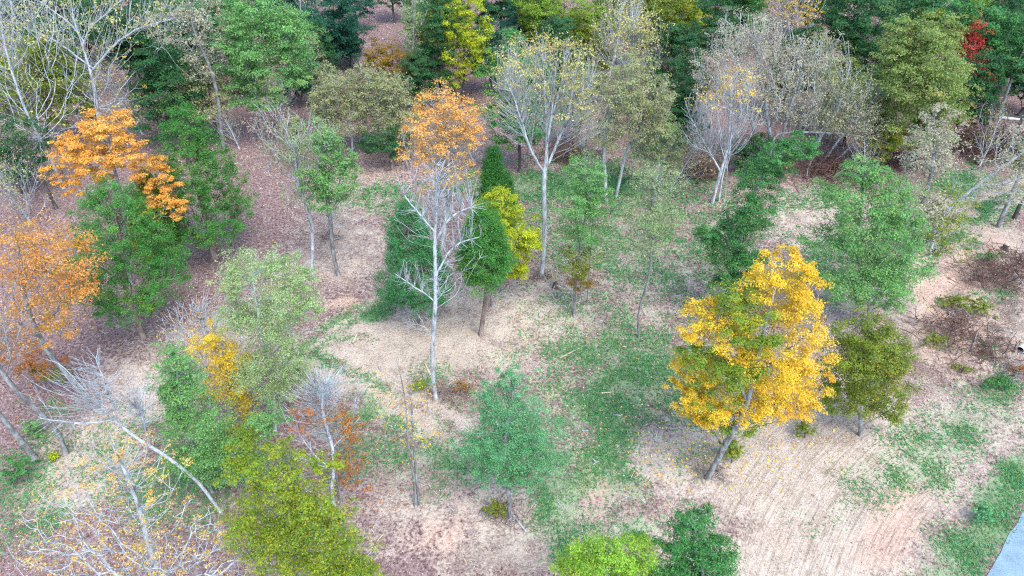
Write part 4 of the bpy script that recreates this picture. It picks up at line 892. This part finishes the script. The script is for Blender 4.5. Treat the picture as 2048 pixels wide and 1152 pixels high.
# ------------------------------------------------------------------ scattered ground cover (nobody could count it)
GXf, GYf = X.ravel(), Y.ravel()
_gp = project(np.stack([GXf, GYf, 0 * GXf], -1))
_gin = (_gp[0] > -140) & (_gp[0] < 2190) & (_gp[1] < 1290) & (GYf > 10.5) & (GYf < 117) & (np.abs(GXf) < 81)
_gdr = (GXf - ROAD_A[0]) * ROAD_NRM[0] + (GYf - ROAD_A[1]) * ROAD_NRM[1]
def scatter(n, seed, weight, edge=-0.25):
    """n points spread over the ground sheet with the density the zones give, thinner far off"""
    rng = np.random.default_rng(seed)
    wv = np.clip(weight(zn, GXf, GYf), 0, None) * _gin * (_gdr < edge) * (34.0 / np.maximum(_gp[2], 30)) ** 1.5
    k = rng.choice(len(GXf), n, p=wv / wv.sum())
    x = GXf[k] + rng.uniform(-.5, .5, n) * .5; y = GYf[k] + rng.uniform(-.5, .5, n) * .5
    return x, y, _gp[2][k], rng, None

# fallen leaves
x, y, dep, rng, z = scatter(85000, 11, lambda z, x, y: np.clip(0.75 - 1.05 * z['straw'] - 0.5 * z['grass'] + 0.35 * z['debris'], 0.025, 1) * np.clip(fbm(x * .5, y * .5, 77, 3) * 1.7 - 0.25, 0.08, 1))
n = len(x)
P = np.stack([x, y, ground_z(x, y) + 0.025], -1)
N = rng.normal(size=(n, 3)) * 0.45 + (0, 0, 1)
pc = np.array([(0.20, 0.11, 0.10), (0.32, 0.18, 0.155), (0.42, 0.27, 0.24), (0.50, 0.35, 0.31), (0.10, 0.06, 0.055), (0.46, 0.24, 0.13), (0.62, 0.52, 0.49)])
col = pc[rng.integers(0, len(pc), n)] * rng.normal(1, .15, (n, 1))
me = leaves_mesh('leaf_litter', P, N, np.maximum(0.09, dep * 0.0023) * rng.uniform(.6, 1.2, n), .7, col, M_LITTER, rng)
tag(link('leaf_litter', me), 'brown fallen leaves strewn over the woodland floor', 'leaf litter', kind='stuff')
print('litter', n)
# bright fallen leaves under the yellow and orange trees
L = []
rng = np.random.default_rng(5)
for (cx, cy, sx, sy, k, c) in [(1450, 900, 120, 40, 350, (.8, .5, .05)), (1260, 800, 140, 80, 260, (.75, .6, .25)), (1000, 640, 160, 70, 160, (.7, .5, .2)), (250, 560, 120, 60, 200, (.75, .35, .08)), (900, 480, 80, 50, 160, (.75, .4, .1)), (700, 980, 60, 30, 120, (.55, .2, .05)), (250, 1120, 150, 60, 240, (.75, .5, .06)), (1080, 370, 60, 30, 150, (.6, .6, .3)), (120, 780, 80, 50, 120, (.6, .25, .06))]:
    for _ in range(k):
        p = on_ground(cx + rng.normal() * sx, cy + rng.normal() * sy); L.append((p[0], p[1], *c))
L = np.array(L); n = len(L)
P = np.stack([L[:, 0], L[:, 1], ground_z(L[:, 0], L[:, 1]) + 0.03], -1)
me = leaves_mesh('autumn_leaves', P, rng.normal(size=(n, 3)) * .4 + (0, 0, 1), rng.uniform(.09, .17, n), .8, L[:, 2:] * rng.normal(1, .15, (n, 1)), M_LITTER, rng)
tag(link('autumn_leaves', me), 'bright yellow and orange leaves fallen on the ground', 'fallen leaves', kind='stuff')
# straw bits on the mown ground
x, y, dep, rng, z = scatter(42000, 12, lambda z, x, y: np.clip(z['straw'] * 0.6 + 0.08 - 0.4 * z['grass'], 0, 1) * np.clip(fbm(x * .8, y * .8, 78, 3) * 1.8 - 0.4, 0, 1))
n = len(x)
P = np.stack([x, y, ground_z(x, y) + 0.03], -1)
pc = np.array([(0.60, 0.51, 0.40), (0.72, 0.64, 0.52), (0.44, 0.35, 0.29), (0.34, 0.26, 0.21), (0.64, 0.52, 0.40)])
me = leaves_mesh('straw', P, rng.normal(size=(n, 3)) * .3 + (0, 0, 1), np.maximum(.12, dep * .0035) * rng.uniform(.6, 1.3, n), .22, pc[rng.integers(0, 5, n)] * rng.normal(1, .12, (n, 1)), M_LITTER, rng, fold=.1)
tag(link('straw', me), 'pale straw and mulch bits over the mown clearing', 'straw', kind='stuff')
print('straw', n)
# grass blades
x, y, dep, rng, z = scatter(110000, 13, lambda z, x, y: np.clip((z['grass'] - 0.12) * 1.1, 0, 1) * np.clip(fbm(x * .8, y * .8, 79, 4) * 2.4 - 0.75, 0.06, 1), edge=0.25)
n = len(x); h = np.maximum(0.09, dep * .0022) * rng.uniform(.6, 1.5, n); wd = np.maximum(.035, dep * .0011) * rng.uniform(.7, 1.3, n)
an = rng.uniform(0, 2 * math.pi, n); ln = rng.normal(size=(n, 2)) * h[:, None] * 1.1
b = np.stack([x, y, ground_z(x, y) - .01], -1); s = np.stack([np.cos(an) * wd, np.sin(an) * wd, 0 * an], -1)
V = np.stack([b - s, b + s, b + np.concatenate([ln, h[:, None]], 1)], 1).reshape(-1, 3)
pc = np.array([(0.13, 0.38, 0.12), (0.19, 0.43, 0.15), (0.11, 0.33, 0.13), (0.30, 0.46, 0.19), (0.12, 0.38, 0.18)])
col = np.repeat(pc[rng.integers(0, 5, n)] * rng.normal(1, .12, (n, 1)), 3, axis=0)
me = mesh_np('grass', V, tris=np.arange(n * 3).reshape(-1, 3), mat=M_LEAF, col=np.clip(col, 0, 1))
tag(link('grass', me), 'short green grass patches in the clearing and beside the road', 'grass', kind='stuff')
print('grass', n)

# ------------------------------------------------------------------ low plants
def shrub(label, px, py, r, pal, h=1.0, dens=.8, name='shrub', group='low shrubs and seedlings'):
    hp = r * 1.1 * h
    return tree(label, (px, py), [(px, py - hp * .6)], [(px - r * .3, py - hp * .55, r * .7, hp * .5), (px + r * .35, py - hp * .45, r * .65, hp * .45), (px, py - hp * .8, r * .5, hp * .35)], d=2.2, pal=pal, dens=dens, bark='brush', npts=60, name=name, cat='shrub', group=group, clump=.8)
shrub('small yellow green seedling by the leaning grey trunks at lower left', 106, 920, 11, 'ylgreen')
shrub('green seedling between the leaning grey trunks at lower left', 68, 868, 24, 'lightgreen', dens=.6)
shrub('low green shrub patch at the lower left edge', 30, 965, 40, 'green', dens=.35)
shrub('green weedy tuft at the foot of the bare white tree', 838, 784, 22, 'maplegreen', dens=.6)
shrub('dark green tuft at the foot of the blue green young tree', 992, 1036, 30, 'olive', dens=.5)
shrub('rusty seedling at the right of the bare white trunk', 930, 790, 26, 'rustred', dens=.22)
shrub('green sprig at the foot of the yellow maple', 1465, 925, 24, 'maplegreen', h=1.6, dens=.7)
shrub('dark olive shrub at the foot of the round olive tree', 1612, 872, 26, 'olive', dens=.6)
shrub('bluish green bush in the grass bank beside the road', 1975, 1045, 26, 'mint', dens=.9)
shrub('scraggly green shrub on the rough bank at the right', 1945, 625, 44, 'olive', h=.6, dens=.45)
shrub('dark weedy shrub on the rough bank above the road', 1870, 690, 30, 'olive', h=.6, dens=.4)
shrub('green weeds at the right edge of the rough bank', 2000, 775, 34, 'green', h=.6, dens=.55)
shrub('green sprig in the grass near the bottom edge', 1278, 1075, 22, 'green', h=.5, dens=.5)
shrub('dark teal shrub at the foot of the great forked tree', 175, 240, 22, 'teal', h=1.6, dens=.9)
shrub('little green bush on the litter under the big green oak', 515, 215, 22, 'green', h=.8, dens=.7)
shrub('low light green shrub left of the thin slender tree', 1418, 480, 26, 'lightgreen', h=.8, dens=.4)

shrub('dark olive scrub beside the white branch on the rough bank', 1905, 612, 30, 'olive', h=.5, dens=.5)
shrub('scraggly green scrub near the cut stump on the rough bank', 1975, 525, 28, 'green', h=.5, dens=.35)
shrub('rust brown weeds at the right edge below the bucket', 2040, 745, 24, 'rustred', h=.5, dens=.4)
shrub('small dark scrub low on the rough bank left of the green weeds', 1925, 745, 24, 'olive', h=.5, dens=.35)
# ------------------------------------------------------------------ brush piles: tangles of cut branches
def brush(label, px, py, rx, h, n, mat='brush', pal=None):
    rng = np.random.default_rng(int(px * 7 + py))
    P0 = on_ground(px, py); P0[2] = float(ground_z(P0[0], P0[1])); mpp = np.linalg.norm(P0 - CAMP) / FPX
    R = rx * mpp; H = h * mpp
    e = bpy.data.objects.new('brush_pile', None); C.objects.link(e); e.location = P0
    tag(e, label, 'brush pile', 'piles of cut brush')
    groups = {'branch': [], 'tangled_twigs': []}
    for i in range(n):
        c = np.array((rng.normal() * R * .45, rng.normal() * R * .3, 0)); c[2] = abs(rng.normal()) * H * .45 * max(0.15, 1 - np.hypot(c[0], c[1]) / (R * 1.2)) + .05
        a = rng.uniform(0, 2 * math.pi); el = rng.normal() * .45; L = rng.uniform(.3, .9) * R * .8
        dv = np.array((math.cos(a) * math.cos(el), math.sin(a) * math.cos(el), math.sin(el)))
        t = np.linspace(-.5, .5, 5)[:, None]; bend = rng.normal(size=3) * L * .12
        pts = c + dv * L * t + bend * (t * t * 4 - .5); pts[:, 2] = np.maximum(pts[:, 2], .02)
        big = i < 7
        r = (rng.uniform(.9, 1.5) if big else rng.uniform(.35, .7)) * mpp
        ch = (pts, np.linspace(r, r * .4, 5), 5 if big else 3)
        if big: link('branch', tube([ch], BARK['grey' if i % 2 else mat], 'branch'), e)
        else: groups['tangled_twigs'].append(ch)
    o = link('tangled_twigs', tube(groups['tangled_twigs'], BARK[mat], 'tangled_twigs'), e); o['kind'] = 'stuff'
    return e
brush('reddish brown brush pile left of the white limbed clump', 1395, 350, 55, 60, 420)
brush('dark brush pile under the brushy crown and fallen trunk', 1660, 345, 90, 50, 420)
brush('dark brown brush pile below the olive oak at right', 1790, 330, 60, 40, 260)
brush('big shadowy brush pile beside the slanting trunks at the upper right', 1965, 300, 95, 70, 560)
brush('grey brown brush heap on the litter behind the forked tree', 1140, 312, 70, 36, 300)
brush('small brush heap at the lane behind the big green oak', 470, 185, 40, 26, 160)
brush('low twig heap at the foot of the pale barked tree', 655, 475, 36, 16, 63, 'cedar')
brush('low twig heap round the forked tree base', 1078, 556, 34, 14, 54, 'cedar')
brush('twig heap round the foot of the bare white tree', 900, 795, 50, 16, 90, 'cedar')
brush('twig heap round the foot of the blue green young tree', 1015, 1040, 46, 14, 81, 'cedar')
brush('twig heap round the foot of the yellow maple', 1420, 950, 44, 14, 72, 'cedar')
brush('scrub heap on the rough bank at the right edge', 1985, 560, 85, 30, 260, 'brush')
brush('brown scrub heap on the rough bank above the stubble', 1905, 665, 75, 22, 220, 'brush')

brush('twiggy debris strip on the rough bank below the cut stump', 2030, 530, 60, 22, 170, 'brush')
brush('brown twig litter on the rough bank left of the bucket', 1960, 705, 75, 18, 200, 'brush')
brush('grey twig litter above the green weeds at the right edge', 2020, 745, 46, 12, 80, 'grey')
brush('twig litter at the top of the rough bank by the orange earth', 1850, 650, 40, 10, 70, 'cedar')
# ------------------------------------------------------------------ fallen trunk, logs, splinters, stump, pipe
def log(name, label, pts, d, mat, cat='log', group=None, lift=0.0, limbs=()):
    W = [on_ground(*p) for p in pts[:1]]; Yp = W[0][1]
    W = []
    for p in pts:
        g = on_ground(p[0], p[1]); W.append(np.array((g[0], g[1], float(ground_z(g[0], g[1])) + (p[2] if len(p) > 2 else 0))))
    W = resample(np.array(W), .3) if np.linalg.norm(W[-1] - W[0]) > 1 else np.array(W)
    mpp = np.linalg.norm(W[0] - CAMP) / FPX; r = d * mpp / 2
    org = W.mean(0).copy(); org[2] = W[:, 2].min()
    R = np.linspace(r, r * .6, len(W)); W = W - org; W[:, 2] += r * .75
    o = link(name, tube([(W, R, 7)], BARK[mat], name), None, org)
    tag(o, label, cat, group); return o

log('fallen_trunk', 'short pale trunk lying in the shade at the upper right', [(1985, 262, 1.4), (2030, 262, 1.2)], 6, 'pale')
log('log', 'pale peeled log beside the grass strip left of centre', [(705, 690), (716, 668)], 5, 'wood')
log('log', 'pale stripped pole leaning at the bare white trunk', [(862, 755), (850, 728)], 6, 'wood')
log('log', 'white branch lying on the rough bank at the right', [(1898, 622), (1938, 612)], 6, 'pale')
log('log', 'grey stick across the foot of the blue green young tree', [(1018, 1022), (1052, 1062)], 5, 'pale')
log('log', 'long pale pole lying on the mown straw right of centre', [(1120, 716), (1165, 692)], 2.5, 'wood')
log('log', 'forked pale branch lying before the pale thicket', [(598, 660), (655, 664)], 2.5, 'grey')
log('log', 'short white log in the grass near the middle right', [(1203, 786), (1222, 784)], 4, 'wood')

def splinter_stump(label, px, py):
    P0 = on_ground(px, py); P0[2] = float(ground_z(P0[0], P0[1])); mpp = np.linalg.norm(P0 - CAMP) / FPX
    e = bpy.data.objects.new('splintered_stump', None); C.objects.link(e); e.location = P0; tag(e, label, 'stump')
    link('stump', tube([(np.array([(0, 0, -.1), (0, 0, .15), (.02, 0, .5)]), np.array([.24, .18, .14]), 9)], BARK['dark'], 'stump'), e)
    for (dx, dy, dz, r) in [(-.35, .1, 1.5, .07), (-.1, -.1, 1.1, .05), (.15, .1, 1.7, .06), (.7, -.5, .1, .05), (-.2, -.8, .12, .05)]:
        link('splinter', tube([(np.array([(0, 0, .25), (dx * .5, dy * .5, .25 + dz * .45), (dx, dy, .15 + dz)]), np.array([r, r * .8, r * .2]), 5)], BARK['wood'], 'splinter'), e)
splinter_stump('broken stump with pale upright splinters right of the forked tree', 1110, 574)

def stump(label, px, py, r=.28, h=.45, mat='grey'):
    P0 = on_ground(px, py); P0[2] = float(ground_z(P0[0], P0[1]))
    e = bpy.data.objects.new('tree_stump', None); C.objects.link(e); e.location = P0; tag(e, label, 'stump')
    z = np.array([-.15, 0, .12, h * .7, h]); R = np.array([1.7, 1.5, 1.15, 1.0, .97]) * r
    link('bark', tube([(np.stack([0 * z, 0 * z, z], -1), R, 11)], BARK[mat], 'bark'), e)
    link('cut_face', tube([(np.array([(0, 0, h - .02), (0, 0, h + .12 * r)]), np.array([r * .9, r * .88]), 11)], BARK['wood'], 'cut_face'), e)
stump('grey cut stump on the rough bank near the right edge', 2008, 500, .2, .4, 'dark')

def pipe(label, px, py):
    P0 = on_ground(px, py); P0[2] = float(ground_z(P0[0], P0[1]))
    m, n_, l = new_mat('white_plastic'); p = n_.new('ShaderNodeBsdfPrincipled'); o = n_.new('ShaderNodeOutputMaterial')
    t = n_.new('ShaderNodeTexNoise'); t.inputs['Scale'].default_value = 6
    r = ramp(n_, [(0.3, (.55, .53, .5)), (.6, (.78, .78, .76))]); l.new(t.outputs['Fac'], r.inputs[0]); l.new(r.outputs[0], p.inputs['Base Color'])
    p.inputs['Roughness'].default_value = .45; l.new(p.outputs[0], o.inputs[0])
    mk, n2, l2 = new_mat('black_plastic'); p2 = n2.new('ShaderNodeBsdfPrincipled'); o2 = n2.new('ShaderNodeOutputMaterial'); p2.inputs['Base Color'].default_value = (.02, .02, .022, 1); l2.new(p2.outputs[0], o2.inputs[0])
    e = bpy.data.objects.new('bucket', None); C.objects.link(e); e.location = P0 + (0, 0, .2); tag(e, label, 'bucket')
    ax = np.array((-.75, -.6, -.05)); ax /= np.linalg.norm(ax)
    th = np.linspace(0, 2 * math.pi, 21)[:-1]; a = np.cross(ax, (0, 0, 1)); a /= np.linalg.norm(a); b = np.cross(a, ax)
    def shell(ss, rr):
        V = np.concatenate([ax * s + (np.cos(th)[:, None] * a + np.sin(th)[:, None] * b) * q for s, q in zip(ss, rr)]); k = np.arange(20)
        Q = np.concatenate([np.stack([i * 20 + k, i * 20 + (k + 1) % 20, (i + 1) * 20 + (k + 1) % 20, (i + 1) * 20 + k], -1) for i in range(len(ss) - 1)])
        return V, Q
    V, Q = shell([-.3, -.3, .25, .25, -.27, -.27], [.001, .19, .215, .2, .175, .001]); link('wall', mesh_np('wall', V, quads=Q, mat=m, smooth=False), e)
    V, Q = shell([.2, .2, .27, .27, .2], [.217, .235, .235, .217, .217]); link('rim', mesh_np('rim', V, quads=Q, mat=m), e)
    V, Q = shell([-.24, -.24, .1], [.001, .17, .193]); link('dark_lining', mesh_np('dark_lining', V, quads=Q, mat=mk), e)
pipe('white bucket lying on its side at the right edge', 2038, 706)

# chipped wood lying about the clearing
def chips(label, spots, group):
    rng = np.random.default_rng(len(spots))
    meshes = []
    for k in range(5):
        L = rng.uniform(.35, .7); w_ = rng.uniform(.04, .07); n = 5
        P = np.stack([np.linspace(-L / 2, L / 2, n), rng.normal(size=n) * .02, np.full(n, w_ * .7)], -1)
        R = np.array([.4, .9, 1, .8, .25]) * w_
        meshes.append(tube([(P, R, 5)], BARK['wood' if k % 2 else 'pale'], 'wood_splinter'))
    for i, (px, py) in enumerate(spots):
        g = on_ground(px, py); g[2] = float(ground_z(g[0], g[1])) + .01
        o = link('wood_splinter', meshes[i % 5], None, g); o.rotation_euler = (rng.normal() * .05, rng.normal() * .08, rng.uniform(0, 6.28)); s = rng.uniform(.45, 1.15); o.scale = (s, .6, .6)
        tag(o, label, 'splinter', group)
chips('pale wood splinter lying in the grass right of the blue green young tree', [(1187, 920), (1170, 868), (1200, 640), (1248, 842), (1170, 862), (1236, 892), (1275, 950), (1250, 996), (1265, 950), (1193, 926), (1285, 1000), (1290, 850), (1210, 690), (1250, 690), (1178, 778), (1235, 830), (1140, 890), (1310, 880), (1300, 960)], 'wood splinters in the grass')
chips('pale wood splinter on the bare straw ground of the middle clearing', [(960, 720), (1015, 695), (1010, 680), (1085, 670), (700, 655), (780, 850), (900, 700), (1120, 660), (940, 880), (820, 690), (760, 740), (650, 690), (1070, 640), (1100, 615), (990, 650)], 'wood splinters on the straw')
chips('pale wood splinter on the earth along the bottom of the clearing', [(745, 1100), (760, 1075), (900, 1015), (1165, 1060), (950, 1065), (870, 1040), (1050, 1090), (1120, 1010), (930, 1120), (750, 1050)], 'wood splinters near the bottom edge')
chips('pale wood splinter on the rough ground under the right hand trees', [(1580, 540), (1425, 535), (1390, 480), (1850, 600), (1930, 700), (1975, 680), (1990, 730), (1870, 860), (1640, 480), (1905, 770)], 'wood splinters on the rough ground')
chips('pale wood splinter on the brown leaf litter of the left wood', [(560, 420), (480, 240), (520, 250), (470, 330), (505, 500), (720, 440), (760, 60), (740, 330), (560, 340), (350, 700), (700, 420), (990, 330)], 'wood splinters on the litter')
